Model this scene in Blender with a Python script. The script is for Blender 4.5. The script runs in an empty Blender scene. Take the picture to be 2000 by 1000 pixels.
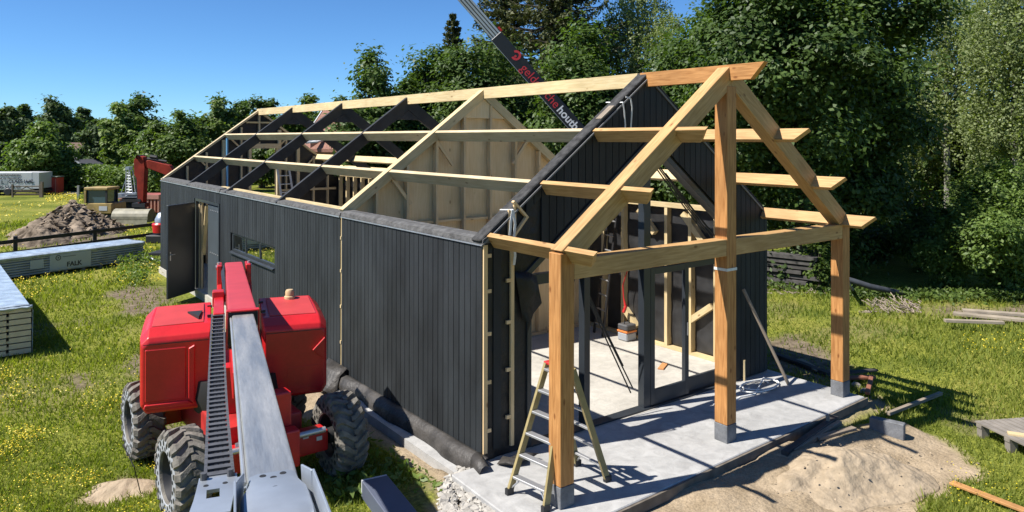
import bpy, bmesh, math, random
import numpy as np
from mathutils import Vector, Matrix
random.seed(7); RNG = np.random.default_rng(7)
sc = bpy.context.scene
COL = sc.collection
V = Vector
# ------------------------------------------------------------------ camera
F, CY = 1450.0, 266.0            # focal length and horizon row in pixels of a 2000 x 1000 picture
YAW, PIT, ROL = -0.64894, -0.0033, -0.0015
CAM = np.array([-5.359, -6.161, 4.0])
_fw = np.array([-math.sin(YAW)*math.cos(PIT), math.cos(YAW)*math.cos(PIT), -math.sin(PIT)])
_rt = np.array([math.cos(YAW), math.sin(YAW), 0.0])
_dn = np.cross(_fw, _rt)
_c, _s = math.cos(ROL), math.sin(ROL)
_rt, _dn = _c*_rt+_s*_dn, -_s*_rt+_c*_dn
cam = bpy.data.cameras.new('camera'); camo = bpy.data.objects.new('camera', cam); COL.objects.link(camo)
camo.matrix_world = Matrix(((_rt[0], -_dn[0], -_fw[0], CAM[0]), (_rt[1], -_dn[1], -_fw[1], CAM[1]),
                            (_rt[2], -_dn[2], -_fw[2], CAM[2]), (0, 0, 0, 1)))
cam.sensor_width = 36; cam.lens = F/2000*36; cam.shift_y = (CY-500)/2000
cam.clip_start = 0.05; cam.clip_end = 3000
sc.camera = camo
def at(px, py, d):
    """world point seen at a pixel, d metres in front of the camera"""
    return V(CAM + d*(_fw + _rt*(px-1000)/F + _dn*(py-CY)/F))
def gr(px, py, z=-0.2):
    r = _fw + _rt*(px-1000)/F + _dn*(py-CY)/F
    return V(CAM + r*(z-CAM[2])/r[2])
# ------------------------------------------------------------------ materials
MATS = {}
ALB = .82
def mat(name, col, rough=.6, metal=0, spec=.5, var=.0, vscale=3.0, bump=0, bscale=30, stretch=None, island=0, coat=0, col2=None, coord='Object', detail=6, stain=0):
    if name in MATS: return MATS[name]
    col = [c*ALB for c in col]; col2 = [c*ALB for c in col2] if col2 else None
    m = bpy.data.materials.new(name); m.use_nodes = True; nt = m.node_tree; N = nt.nodes; L = nt.links
    b = N['Principled BSDF']; b.inputs['Base Color'].default_value = (*col, 1)
    b.inputs['Roughness'].default_value = rough; b.inputs['Metallic'].default_value = metal
    b.inputs['Specular IOR Level'].default_value = spec; b.inputs['Coat Weight'].default_value = coat
    tc = N.new('ShaderNodeTexCoord'); src = tc.outputs[coord]
    if stretch:
        mp = N.new('ShaderNodeMapping'); mp.inputs['Scale'].default_value = stretch; L.new(src, mp.inputs[0]); src = mp.outputs[0]
    out = None
    if var or col2:
        n = N.new('ShaderNodeTexNoise'); n.inputs['Scale'].default_value = vscale; n.inputs['Detail'].default_value = detail; L.new(src, n.inputs['Vector'])
        r = N.new('ShaderNodeValToRGB'); r.color_ramp.elements[0].position = .32; r.color_ramp.elements[1].position = .68
        c2 = col2 or col
        r.color_ramp.elements[0].color = (*[c*(1-var) for c in col], 1); r.color_ramp.elements[1].color = (*[min(1, c*(1+var)) for c in c2], 1)
        L.new(n.outputs[0], r.inputs[0]); out = r.outputs[0]
    if stain:
        ns = N.new('ShaderNodeTexNoise'); ns.inputs['Scale'].default_value = vscale*5.3; ns.inputs['Detail'].default_value = 9; ns.inputs['Roughness'].default_value = .7; ns.inputs['Distortion'].default_value = .8; L.new(src, ns.inputs['Vector'])
        ms = N.new('ShaderNodeMapRange'); ms.inputs[1].default_value = .3; ms.inputs[2].default_value = .62; ms.inputs[3].default_value = 1-stain; ms.inputs[4].default_value = 1+stain*.4; L.new(ns.outputs[0], ms.inputs[0])
        mq = N.new('ShaderNodeMix'); mq.data_type = 'RGBA'; mq.blend_type = 'MULTIPLY'; mq.inputs[0].default_value = 1
        L.new(out, mq.inputs[6]); L.new(ms.outputs[0], mq.inputs[7]); out = mq.outputs[2]
    if island:
        g = N.new('ShaderNodeNewGeometry'); mr = N.new('ShaderNodeMapRange'); mr.inputs[3].default_value = 1-island; mr.inputs[4].default_value = 1+island
        L.new(g.outputs['Random Per Island'], mr.inputs[0])
        mx = N.new('ShaderNodeMix'); mx.data_type = 'RGBA'; mx.blend_type = 'MULTIPLY'; mx.inputs[0].default_value = 1
        if out: L.new(out, mx.inputs[6])
        else: mx.inputs[6].default_value = (*col, 1)
        L.new(mr.outputs[0], mx.inputs[7]); out = mx.outputs[2]
    if out: L.new(out, b.inputs['Base Color'])
    if bump:
        n2 = N.new('ShaderNodeTexNoise'); n2.inputs['Scale'].default_value = bscale; n2.inputs['Detail'].default_value = 5; L.new(src, n2.inputs['Vector'])
        bp = N.new('ShaderNodeBump'); bp.inputs['Strength'].default_value = bump; bp.inputs['Distance'].default_value = .03
        L.new(n2.outputs[0], bp.inputs['Height']); L.new(bp.outputs[0], b.inputs['Normal'])
    MATS[name] = m; return m
def wood(name, a, b_, knots=True, island=.12, rough=.62):
    """sawn timber: grain runs along U of the UV map (metres)"""
    a = [c*ALB for c in a]; b_ = [c*ALB for c in b_]
    m = bpy.data.materials.new(name); m.use_nodes = True; nt = m.node_tree; N = nt.nodes; L = nt.links
    p = N['Principled BSDF']; p.inputs['Roughness'].default_value = rough; p.inputs['Specular IOR Level'].default_value = .3
    uv = N.new('ShaderNodeTexCoord')
    mp = N.new('ShaderNodeMapping'); mp.inputs['Scale'].default_value = (1.3, 16, 1); L.new(uv.outputs['UV'], mp.inputs[0])
    n = N.new('ShaderNodeTexNoise'); n.inputs['Scale'].default_value = 2.2; n.inputs['Detail'].default_value = 7; n.inputs['Distortion'].default_value = .6; L.new(mp.outputs[0], n.inputs['Vector'])
    r = N.new('ShaderNodeValToRGB'); r.color_ramp.elements[0].position = .33; r.color_ramp.elements[1].position = .66
    r.color_ramp.elements[0].color = (*a, 1); r.color_ramp.elements[1].color = (*b_, 1); L.new(n.outputs[0], r.inputs[0])
    out = r.outputs[0]
    # broad tone drift
    n3 = N.new('ShaderNodeTexNoise'); n3.inputs['Scale'].default_value = 1.1; n3.inputs['Detail'].default_value = 3; L.new(uv.outputs['UV'], n3.inputs['Vector'])
    mr = N.new('ShaderNodeMapRange'); mr.inputs[1].default_value = .3; mr.inputs[2].default_value = .7; mr.inputs[3].default_value = .84; mr.inputs[4].default_value = 1.12; L.new(n3.outputs[0], mr.inputs[0])
    mx = N.new('ShaderNodeMix'); mx.data_type = 'RGBA'; mx.blend_type = 'MULTIPLY'; mx.inputs[0].default_value = 1
    L.new(out, mx.inputs[6]); L.new(mr.outputs[0], mx.inputs[7]); out = mx.outputs[2]
    if knots:
        mk = N.new('ShaderNodeMapping'); mk.inputs['Scale'].default_value = (2.6, 5.5, 1); L.new(uv.outputs['UV'], mk.inputs[0])
        vo = N.new('ShaderNodeTexVoronoi'); vo.inputs['Scale'].default_value = 1.0; L.new(mk.outputs[0], vo.inputs['Vector'])
        kr = N.new('ShaderNodeValToRGB'); kr.color_ramp.elements[0].position = .05; kr.color_ramp.elements[1].position = .12
        kr.color_ramp.elements[0].color = (.38, .26, .18, 1); kr.color_ramp.elements[1].color = (1, 1, 1, 1); L.new(vo.outputs['Distance'], kr.inputs[0])
        mk2 = N.new('ShaderNodeMix'); mk2.data_type = 'RGBA'; mk2.blend_type = 'MULTIPLY'; mk2.inputs[0].default_value = .8
        L.new(out, mk2.inputs[6]); L.new(kr.outputs[0], mk2.inputs[7]); out = mk2.outputs[2]
    if island:
        g = N.new('ShaderNodeNewGeometry'); mr2 = N.new('ShaderNodeMapRange'); mr2.inputs[3].default_value = 1-island; mr2.inputs[4].default_value = 1+island
        L.new(g.outputs['Random Per Island'], mr2.inputs[0])
        m3 = N.new('ShaderNodeMix'); m3.data_type = 'RGBA'; m3.blend_type = 'MULTIPLY'; m3.inputs[0].default_value = 1
        L.new(out, m3.inputs[6]); L.new(mr2.outputs[0], m3.inputs[7]); out = m3.outputs[2]
    L.new(out, p.inputs['Base Color'])
    bp = N.new('ShaderNodeBump'); bp.inputs['Strength'].default_value = .25; bp.inputs['Distance'].default_value = .004; L.new(n.outputs[0], bp.inputs['Height']); L.new(bp.outputs[0], p.inputs['Normal'])
    MATS[name] = m; return m
def foliage_mat(name, a, b_, trans=.25, rough=.5, spec=.3):
    m = bpy.data.materials.new(name); m.use_nodes = True; nt = m.node_tree; N = nt.nodes; L = nt.links
    p = N['Principled BSDF']; p.inputs['Roughness'].default_value = rough; p.inputs['Specular IOR Level'].default_value = spec
    g = N.new('ShaderNodeNewGeometry'); r = N.new('ShaderNodeValToRGB')
    r.color_ramp.elements[0].color = (*a, 1); r.color_ramp.elements[1].color = (*b_, 1)
    tc = N.new('ShaderNodeTexCoord'); n = N.new('ShaderNodeTexNoise'); n.inputs['Scale'].default_value = .7; n.inputs['Detail'].default_value = 2; L.new(tc.outputs['Object'], n.inputs['Vector'])
    ad = N.new('ShaderNodeMath'); ad.operation = 'MULTIPLY_ADD'; ad.inputs[1].default_value = .5; L.new(g.outputs['Random Per Island'], ad.inputs[0])
    sb = N.new('ShaderNodeMapRange'); sb.inputs[1].default_value = .3; sb.inputs[2].default_value = .7; sb.inputs[3].default_value = 0; sb.inputs[4].default_value = .5; L.new(n.outputs[0], sb.inputs[0])
    L.new(sb.outputs[0], ad.inputs[2]); L.new(ad.outputs[0], r.inputs[0]); L.new(r.outputs[0], p.inputs['Base Color'])
    t = N.new('ShaderNodeBsdfTranslucent'); mx = N.new('ShaderNodeMix'); mx.data_type = 'RGBA'; mx.blend_type = 'MULTIPLY'; mx.inputs[0].default_value = 1
    L.new(r.outputs[0], mx.inputs[6]); mx.inputs[7].default_value = (1.5, 1.7, .5, 1); L.new(mx.outputs[2], t.inputs['Color'])
    ms = N.new('ShaderNodeMixShader'); ms.inputs[0].default_value = trans; L.new(p.outputs[0], ms.inputs[1]); L.new(t.outputs[0], ms.inputs[2])
    L.new(ms.outputs[0], N['Material Output'].inputs['Surface']); MATS[name] = m; return m
DOUG = wood('douglas_fir', (.36, .158, .047), (.56, .275, .096))
DOUGP = wood('douglas_fir_pale', (.40, .225, .085), (.56, .345, .15))
SPRU = wood('spruce', (.58, .44, .225), (.72, .57, .325))
SPRUD = wood('spruce_weathered', (.54, .415, .24), (.66, .53, .335))
PLY = wood('plywood', (.86, .61, .31), (.95, .71, .40), rough=.7, island=.04)
PSTUD = wood('warm_stud', (.74, .52, .265), (.86, .635, .36))
OLDW = wood('weathered_timber', (.20, .16, .12), (.34, .28, .21))
BLK = mat('black_cladding', (.021, .0245, .027), .68, var=.4, vscale=2.5, stretch=(1, 1, .35), island=.14, bump=.15, bscale=60, spec=.35)
BLKP = mat('black_stained_timber', (.026, .028, .031), .6, var=.3, vscale=4, bump=.1, spec=.35)
MEMB = mat('black_membrane', (.012, .012, .014), .5, var=.4, vscale=4, bump=.9, bscale=7, spec=.4)
FELT = mat('grey_felt', (.115, .113, .11), .85, var=.35, vscale=9, bump=.6, bscale=25, spec=.25)
ANTH = mat('anthracite_paint', (.032, .038, .045), .38, var=.12, vscale=3, spec=.5)
GREYP = mat('grey_door_paint', (.075, .09, .10), .4, var=.08)
CONC = mat('concrete', (.415, .41, .395), .85, var=.16, vscale=1.1, bump=.15, bscale=40, detail=10, stain=.22)
CONCD = mat('dark_concrete', (.17, .175, .185), .85, var=.22, stain=.25, vscale=6, bump=.2, bscale=60)
CONCS = mat('concrete_screed', (.51, .48, .42), .9, var=.14, vscale=1.0, bump=.2, bscale=30, detail=10, stain=.20)
RED = mat('red_paint', (.58, .016, .018), .38, var=.12, vscale=2.5, stain=.10, coat=.12, spec=.45, bump=.02, bscale=8)
REDD = mat('red_paint_dusty', (.45, .024, .022), .5, var=.25, vscale=4)
RUB = mat('rubber', (.17, .155, .13), .85, var=.35, vscale=9, bump=.3, bscale=40)
RUBD = mat('black_plastic', (.02, .02, .022), .5, var=.2)
DARK = mat('dark_machinery', (.02, .02, .02), .6)
RIMW = mat('sidewall_dusty_white', (.36, .37, .385), .7, var=.2, vscale=10)
STEEL = mat('worn_steel', (.33, .35, .37), .34, metal=.45, var=.16, vscale=1.6, stretch=(.7, 7, 1), bump=.05, bscale=20, stain=.22, col2=(.47, .455, .42), coord='UV')
GALV = mat('galvanised', (.40, .44, .49), .42, metal=.5, var=.14, vscale=5)
ALU = mat('aluminium', (.62, .62, .62), .38, metal=.7, var=.1)
CHAIN = mat('grey_chain_plastic', (.085, .085, .09), .55, var=.2, vscale=20)
WHITE = mat('white_paint', (.58, .59, .60), .5, var=.06)
WEB = mat('white_webbing', (.80, .80, .77), .8, var=.1, vscale=20)
YEL = mat('yellow_paint', (.34, .235, .075), .65, var=.3, vscale=4)
YRAIL = mat('ladder_rail', (.34, .27, .12), .5, var=.15, vscale=10)
ORNG = mat('orange_plastic', (.72, .22, .05), .5)
BLUE = mat('blue_paint', (.16, .42, .70), .5)
GLASS = mat('window_glass', (.02, .025, .02), .02, spec=1.0); GLASS.node_tree.nodes['Principled BSDF'].inputs['IOR'].default_value = 4.0
AMBER = mat('amber_lens', (.62, .45, .25), .35)
# ------------------------------------------------------------------ mesh builder
def unit(v): v = V(v); return v/v.length if v.length > 1e-12 else v
class MB:
    def __init__(s): s.v = []; s.f = []; s.uv = []
    def quadset(s, pts, faces, uvs=None):
        o = len(s.v); s.v += [V(p) for p in pts]
        for i, f in enumerate(faces):
            s.f.append([o+k for k in f]); s.uv.append(uvs[i] if uvs else [(0, 0)]*len(f))
        return s
    def beam(s, p0, p1, w, h, up=(0, 0, 1), e0=(0, 0), e1=(0, 0)):
        """timber of section w x h along p0-p1; e0/e1: how far the top / bottom edge of an end moves outwards"""
        p0, p1 = V(p0), V(p1); a = unit(p1-p0); L = (p1-p0).length
        sd = unit(a.cross(V(up))); n = sd.cross(a)
        ro, rv = random.uniform(0, 50), random.uniform(0, 50)
        P = []; U = []
        for (q, e, sg) in ((p0, e0, -1), (p1, e1, 1)):
            for (x, y) in ((-1, -1), (1, -1), (1, 1), (-1, 1)):
                ee = e[0] if y > 0 else e[1]
                P.append(q + sd*x*w/2 + n*y*h/2 + a*sg*ee); U.append((0 if sg < 0 else L)+sg*ee)
        F_ = [(0, 4, 5, 1), (1, 5, 6, 2), (2, 6, 7, 3), (3, 7, 4, 0)]; W = [w, h, w, h]
        uvs = []; vv = rv
        for f, ww in zip(F_, W):
            uvs.append([(U[f[0]]+ro, vv), (U[f[1]]+ro, vv), (U[f[2]]+ro, vv+ww), (U[f[3]]+ro, vv+ww)]); vv += ww
        for f in ((0, 1, 2, 3), (7, 6, 5, 4)):
            F_.append(f); uvs.append([(ro, rv), (ro+.02, rv), (ro+.02, rv+h*3), (ro, rv+h*3)])
        return s.quadset(P, F_, uvs)
    def box(s, x0, x1, y0, y1, z0, z1):
        d = (x1-x0, y1-y0, z1-z0); k = d.index(max(d)); xm, ym, zm = (x0+x1)/2, (y0+y1)/2, (z0+z1)/2
        if k == 0: return s.beam((x0, ym, zm), (x1, ym, zm), d[1], d[2])
        if k == 1: return s.beam((xm, y0, zm), (xm, y1, zm), d[0], d[2])
        return s.beam((xm, ym, z0), (xm, ym, z1), d[0], d[1], up=(0, 1, 0))
    def prism(s, poly, ext):
        """closed polygon (3-D points) pushed along ext"""
        n = len(poly); a = [V(p) for p in poly]; b = [p+V(ext) for p in a]
        nn = V((0, 0, 0))
        for i in range(n): nn += a[i].cross(a[(i+1) % n])
        ux = unit(a[1]-a[0]); uy = unit(nn).cross(ux); o = random.uniform(0, 20)
        U = [((p-a[0]).dot(uy)+o, (p-a[0]).dot(ux)+o) for p in a]
        fs = [list(range(n)), [2*n-1-i for i in range(n)]]; us = [U, [U[n-1-i] for i in range(n)]]
        if nn.dot(V(ext)) > 0: fs[0].reverse(); us[0] = us[0][::-1]; fs[1].reverse(); us[1] = us[1][::-1]
        for i in range(n):
            j = (i+1) % n; fs.append([i, j, n+j, n+i]); us.append([U[i], U[j], U[j], U[i]])
        return s.quadset(a+b, fs, us)
    def tube(s, pts, r, n=8, closed=False):
        pts = [V(p) for p in pts]; m = len(pts); rs = r if isinstance(r, (list, tuple)) else [r]*m
        ref = V((0, 0, 1)); P = []
        for i, p in enumerate(pts):
            t = unit(pts[min(i+1, m-1)]-pts[max(i-1, 0)])
            if abs(t.dot(ref)) > .95: ref = V((1, 0, 0)) if abs(t.x) < .9 else V((0, 1, 0))
            u = unit(t.cross(ref)); w = t.cross(u); ref = w.cross(t) if False else ref
            for k in range(n):
                an = 2*math.pi*k/n; P.append(p+(u*math.cos(an)+w*math.sin(an))*rs[i])
        fs = []
        for i in range(m-1):
            for k in range(n): fs.append((i*n+k, i*n+(k+1) % n, (i+1)*n+(k+1) % n, (i+1)*n+k))
        fs.append(tuple(range(n-1, -1, -1))); fs.append(tuple(range((m-1)*n, m*n)))
        L = 0; us = []
        for f in fs: us.append([(q//n*.3, (q % n)*.05) for q in f])
        return s.quadset(P, fs, us)
    def lathe(s, prof, c, ax, n=32, u0=None):
        """profile [(radius, along)] turned about axis ax through c"""
        c, ax = V(c), unit(ax); u = unit(ax.cross(V((0, 0, 1)) if abs(ax.z) < .9 else V((1, 0, 0)))); w = ax.cross(u); P = []
        for (r, t) in prof:
            for k in range(n):
                an = 2*math.pi*k/n; P.append(c+ax*t+(u*math.cos(an)+w*math.sin(an))*r)
        fs = []
        for i in range(len(prof)-1):
            for k in range(n): fs.append((i*n+k, i*n+(k+1) % n, (i+1)*n+(k+1) % n, (i+1)*n+k))
        return s.quadset(P, fs)
    def build(s, name, m, parent=None, bevel=0, smooth=False, seg=1, fixn=True):
        me = bpy.data.meshes.new(name); off = V((0, 0, 0)); q = parent
        while q is not None: off += q.location; q = q.parent
        me.from_pydata([tuple(p-off) for p in s.v], [], s.f)
        uvl = me.uv_layers.new(name='UVMap'); flat = [c for f in s.uv for p in f for c in p]
        if len(flat) == 2*len(uvl.data): uvl.data.foreach_set('uv', flat)
        me.materials.append(m)
        if bevel or fixn:
            bm = bmesh.new(); bm.from_mesh(me)
            bmesh.ops.recalc_face_normals(bm, faces=bm.faces)
            if bevel: bmesh.ops.bevel(bm, geom=list(bm.edges), offset=bevel, segments=seg, profile=.5, affect='EDGES', clamp_overlap=True)
            bm.to_mesh(me); bm.free()
        o = bpy.data.objects.new(name, me); COL.objects.link(o)
        if parent is not None: o.parent = parent
        if smooth:
            me.polygons.foreach_set('use_smooth', [True]*len(me.polygons)); me.set_sharp_from_angle(angle=math.radians(42))
            if bevel:
                md = o.modifiers.new('wn', 'WEIGHTED_NORMAL'); md.keep_sharp = True
        return o
def tag(o, label=None, cat=None, group=None, kind=None):
    if label: o['label'] = label
    if cat: o['category'] = cat
    if group: o['group'] = group
    if kind: o['kind'] = kind
    return o
def thing(name, label, cat, loc=(0, 0, 0), group=None):
    o = bpy.data.objects.new(name, None); COL.objects.link(o); o.location = loc; o.empty_display_size = .2
    return tag(o, label, cat, group)
def text(name, body, size, org, xd, yd, m, parent, ext=.002, align='LEFT', bold=.0):
    cu = bpy.data.curves.new(name, 'FONT'); cu.body = body; cu.size = size; cu.extrude = ext; cu.align_x = align; cu.offset = bold*size
    t = bpy.data.objects.new(name, cu); COL.objects.link(t)
    dg = bpy.context.evaluated_depsgraph_get(); me = bpy.data.meshes.new_from_object(t.evaluated_get(dg)); bpy.data.objects.remove(t)
    x, y = unit(xd), unit(yd); z = x.cross(y); off = V((0, 0, 0)); q = parent
    while q is not None: off += q.location; q = q.parent
    o = V(org)-off; me.transform(Matrix(((x.x, y.x, z.x, o.x), (x.y, y.y, z.y, o.y), (x.z, y.z, z.z, o.z), (0, 0, 0, 1))))
    me.name = name; me.materials.clear(); me.materials.append(m)
    ob = bpy.data.objects.new(name, me); COL.objects.link(ob); ob.parent = parent; return ob
def mesh_np(name, verts, faces4, m, parent=None, smooth=False):
    """fast mesh from arrays (quads or triangles)"""
    verts = np.asarray(verts, dtype=np.float32); faces4 = np.asarray(faces4, dtype=np.int32); k = faces4.shape[1]
    if parent is not None:
        off = V((0, 0, 0)); q = parent
        while q is not None: off += q.location; q = q.parent
        verts = verts-np.array(off, dtype=np.float32)
    me = bpy.data.meshes.new(name); me.vertices.add(len(verts)); me.vertices.foreach_set('co', verts.ravel())
    me.loops.add(faces4.size); me.loops.foreach_set('vertex_index', faces4.ravel())
    me.polygons.add(len(faces4)); me.polygons.foreach_set('loop_start', np.arange(0, faces4.size, k, dtype=np.int32))
    try: me.polygons.foreach_set('loop_total', np.full(len(faces4), k, dtype=np.int32))
    except Exception: pass
    if smooth: me.polygons.foreach_set('use_smooth', np.ones(len(faces4), dtype=bool))
    me.materials.append(m); me.update(calc_edges=True); me.validate()
    o = bpy.data.objects.new(name, me); COL.objects.link(o)
    if parent is not None: o.parent = parent
    return o
# ------------------------------------------------------------------ value noise
def vnoise(x, y, scale, seed=0):
    x = np.asarray(x)/scale; y = np.asarray(y)/scale; xi = np.floor(x).astype(np.int64); yi = np.floor(y).astype(np.int64)
    fx = x-xi; fy = y-yi; fx = fx*fx*(3-2*fx); fy = fy*fy*(3-2*fy)
    def h(a, b):
        n = (a*374761393+b*668265263+seed*1442695041) & 0xffffffff
        n = ((n ^ (n >> 13))*1274126177) & 0xffffffff
        return ((n ^ (n >> 16)) & 0xffff)/65535.0
    return (h(xi, yi)*(1-fx)+h(xi+1, yi)*fx)*(1-fy)+(h(xi, yi+1)*(1-fx)+h(xi+1, yi+1)*fx)*fy
def fbm(x, y, scale, seed=0, o=4):
    t = 0; a = .5
    for i in range(o): t = t+a*vnoise(x, y, scale/2**i, seed+i*17); a *= .5
    return t
def polydist(x, y, poly):
    """signed distance to a polygon, positive inside"""
    d = np.full(x.shape, 1e9); ins = np.zeros(x.shape, bool); n = len(poly)
    for i in range(n):
        (ax, ay), (bx, by) = poly[i], poly[(i+1) % n]; ex, ey = bx-ax, by-ay
        t = np.clip(((x-ax)*ex+(y-ay)*ey)/(ex*ex+ey*ey+1e-12), 0, 1); d = np.minimum(d, np.hypot(x-ax-t*ex, y-ay-t*ey))
        c = ((ay > y) != (by > y)) & (x < (bx-ax)*(y-ay)/((by-ay)+1e-12)+ax); ins ^= c
    return np.where(ins, d, -d)
def gp(*pts): return [tuple(gr(a, b)[:2]) for a, b in pts]
SAND = [gp((900, 1110), (1330, 938), (1690, 772), (1710, 760), (1745, 775), (1730, 800), (1650, 832), (1640, 858), (1700, 838), (1790, 842), (1870, 865), (1905, 895), (1935, 930), (1885, 962), (1800, 968), (1790, 1010), (1810, 1110)),
        [(-.42, .6), (-.85, 1.3), (-.72, 2.2), (-.60, 3.0), (-.85, 4.0), (-1.35, 4.9), (-1.7, 6.6), (-1.1, 8), (-.9, 12), (0, 12), (0, .6)],
        gp((130, 985), (215, 945), (240, 922), (300, 938), (280, 960), (200, 990)),
        gp((850, 960), (900, 920), (960, 930), (1010, 1010), (980, 1080), (840, 1060))]
DIRT = [gp((200, 575), (260, 555), (335, 560), (330, 625), (235, 615)), gp((1480, 660), (1560, 650), (1650, 700), (1700, 735), (1600, 760), (1480, 720)),
        gp((1680, 610), (1850, 590), (2010, 600), (2010, 640), (1860, 625), (1760, 612)), gp((1850, 812), (1960, 800), (1990, 830), (1890, 850)), gp((45, 490), (70, 455), (255, 455), (250, 478)), gp((235, 690), (290, 684), (315, 760), (330, 850), (280, 850), (262, 770)), gp((130, 735), (165, 730), (180, 760), (140, 775)), gp((760, 940), (880, 900), (900, 960), (820, 1000))]
def masks(x, y):
    w = (fbm(x, y, .9, 3)-.5)*.7+(fbm(x, y, .25, 9)-.5)*.35
    s = np.full(x.shape, -9.0)
    for p in SAND: s = np.maximum(s, polydist(x, y, p))
    sand = np.clip((s+w*.6)/.16+.5, 0, 1)
    d = np.full(x.shape, -9.0)
    for p in DIRT: d = np.maximum(d, polydist(x, y, p))
    dirt = np.clip((d+w*1.1)/.4+.35, 0, 1)
    worn = np.clip((fbm(x, y, 2.2, 31)-.56)/.1, 0, 1)*np.clip((22-np.hypot(x+5, y-4))/6, 0, 1)
    dirt = np.maximum(dirt, worn*.38)
    return sand, dirt
# ------------------------------------------------------------------ ground
def axis_coords(a, b, st, lo, hi):
    c = list(np.arange(a, b+1e-6, st)); q = st; t = a
    left = []
    while t > lo: q *= 1.25; t -= q; left.append(t)
    q = st; t = c[-1]; right = []
    while t < hi: q *= 1.25; t += q; right.append(t)
    return np.array(left[::-1]+c+right)
gx = axis_coords(-9, 9, .1, -900, 900); gy = axis_coords(-4.5, 22, .11, -200, 1100)
X, Y = np.meshgrid(gx, gy); sand, dirt = masks(X, Y)
near = np.clip((60-np.hypot(X, Y))/30, 0, 1)
Z = -.2+near*((fbm(X, Y, 1.5, 5)-.5)*.07+(fbm(X, Y, .35, 8)-.5)*.035+sand*(fbm(X, Y, .35, 12)-.5)*.11)
Z = Z+.125*np.clip(1-np.hypot(np.maximum(np.abs(X+.75)-.35, 0), np.maximum(np.abs(Y-.3)-1.0, 0))/.7, 0, 1)+.15*sand*np.clip(1.25-np.abs(Y+.62)/.75, 0, 1)*(X > -.3)*(X < 6)*(.55+.9*vnoise(X, Y, .4, 91))
Z = Z+.075*np.clip(1-np.abs(X+.45)/.5, 0, 1)*(Y > 1.0)*(Y < 12)*sand
Z = np.minimum(Z, -.05)
Z = np.where((X > -.5) & (X < 5.9) & (Y > -.2) & (Y < 18.8), np.minimum(Z, -.2), Z)
Z = Z-.03*sand
nx, ny = len(gx), len(gy)
idx = np.arange(nx*ny).reshape(ny, nx)
fq = np.stack([idx[:-1, :-1], idx[:-1, 1:], idx[1:, 1:], idx[1:, :-1]], -1).reshape(-1, 4)
gm = bpy.data.materials.new('ground'); gm.use_nodes = True; nt = gm.node_tree; N = nt.nodes; L = nt.links
p = N['Principled BSDF']; p.inputs['Roughness'].default_value = .95; p.inputs['Specular IOR Level'].default_value = .1
def ramp(src, cols, pos):
    r = N.new('ShaderNodeValToRGB'); e = r.color_ramp.elements
    while len(e) < len(cols): e.new(.5)
    for q, c, t in zip(e, cols, pos): q.position = t; q.color = (*c, 1)
    L.new(src, r.inputs[0]); return r.outputs[0]
def noise(sc_, det=6, src=None, dist=0):
    n = N.new('ShaderNodeTexNoise'); n.inputs['Scale'].default_value = sc_; n.inputs['Detail'].default_value = det; n.inputs['Distortion'].default_value = dist
    L.new(src or tcg.outputs['Object'], n.inputs['Vector']); return n.outputs[0]
def mixc(f, a, b, mode='MIX'):
    m = N.new('ShaderNodeMix'); m.data_type = 'RGBA'; m.blend_type = mode
    if isinstance(f, float): m.inputs[0].default_value = f
    else: L.new(f, m.inputs[0])
    L.new(a, m.inputs[6]); L.new(b, m.inputs[7]); return m.outputs[2]
tcg = N.new('ShaderNodeTexCoord')
grass_c = ramp(noise(.35, 8), [(.115, .14, .024), (.195, .21, .038), (.245, .232, .06)], [.34, .52, .68])
grass_f = ramp(noise(22, 4), [(.45, .5, .4), (1.25, 1.2, 1.1)], [.35, .65])
grass = mixc(1.0, grass_c, grass_f, 'MULTIPLY')
yl = N.new('ShaderNodeTexVoronoi'); yl.inputs['Scale'].default_value = 7; L.new(tcg.outputs['Object'], yl.inputs['Vector'])
dirt_c = ramp(noise(5, 8), [(.10, .078, .052), (.21, .168, .118)], [.35, .68])
sand_c = ramp(noise(3, 10), [(.25, .195, .128), (.36, .288, .20)], [.3, .68])
sand_p = ramp(noise(45, 3), [(.80, .79, .77), (1.08, 1.06, 1.04)], [.38, .6])
sand_c = mixc(1.0, sand_c, sand_p, 'MULTIPLY')
def attr(n): a = N.new('ShaderNodeAttribute'); a.attribute_name = n; return a.outputs['Fac']
c = mixc(attr('dirt'), grass, dirt_c); c = mixc(attr('sand'), c, sand_c); L.new(c, p.inputs['Base Color'])
bp = N.new('ShaderNodeBump'); bp.inputs['Strength'].default_value = .7; bp.inputs['Distance'].default_value = .05; L.new(noise(14, 8), bp.inputs['Height']); L.new(bp.outputs[0], p.inputs['Normal'])
go = mesh_np('ground', np.stack([X, Y, Z], -1).reshape(-1, 3), fq, gm, smooth=True)
for nm, arr in (('sand', sand), ('dirt', dirt)):
    a = go.data.attributes.new(nm, 'FLOAT', 'POINT'); a.data.foreach_set('value', arr.ravel().astype(np.float32))
tag(go, kind='structure')
def gz(x, y):
    return -.2
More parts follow.
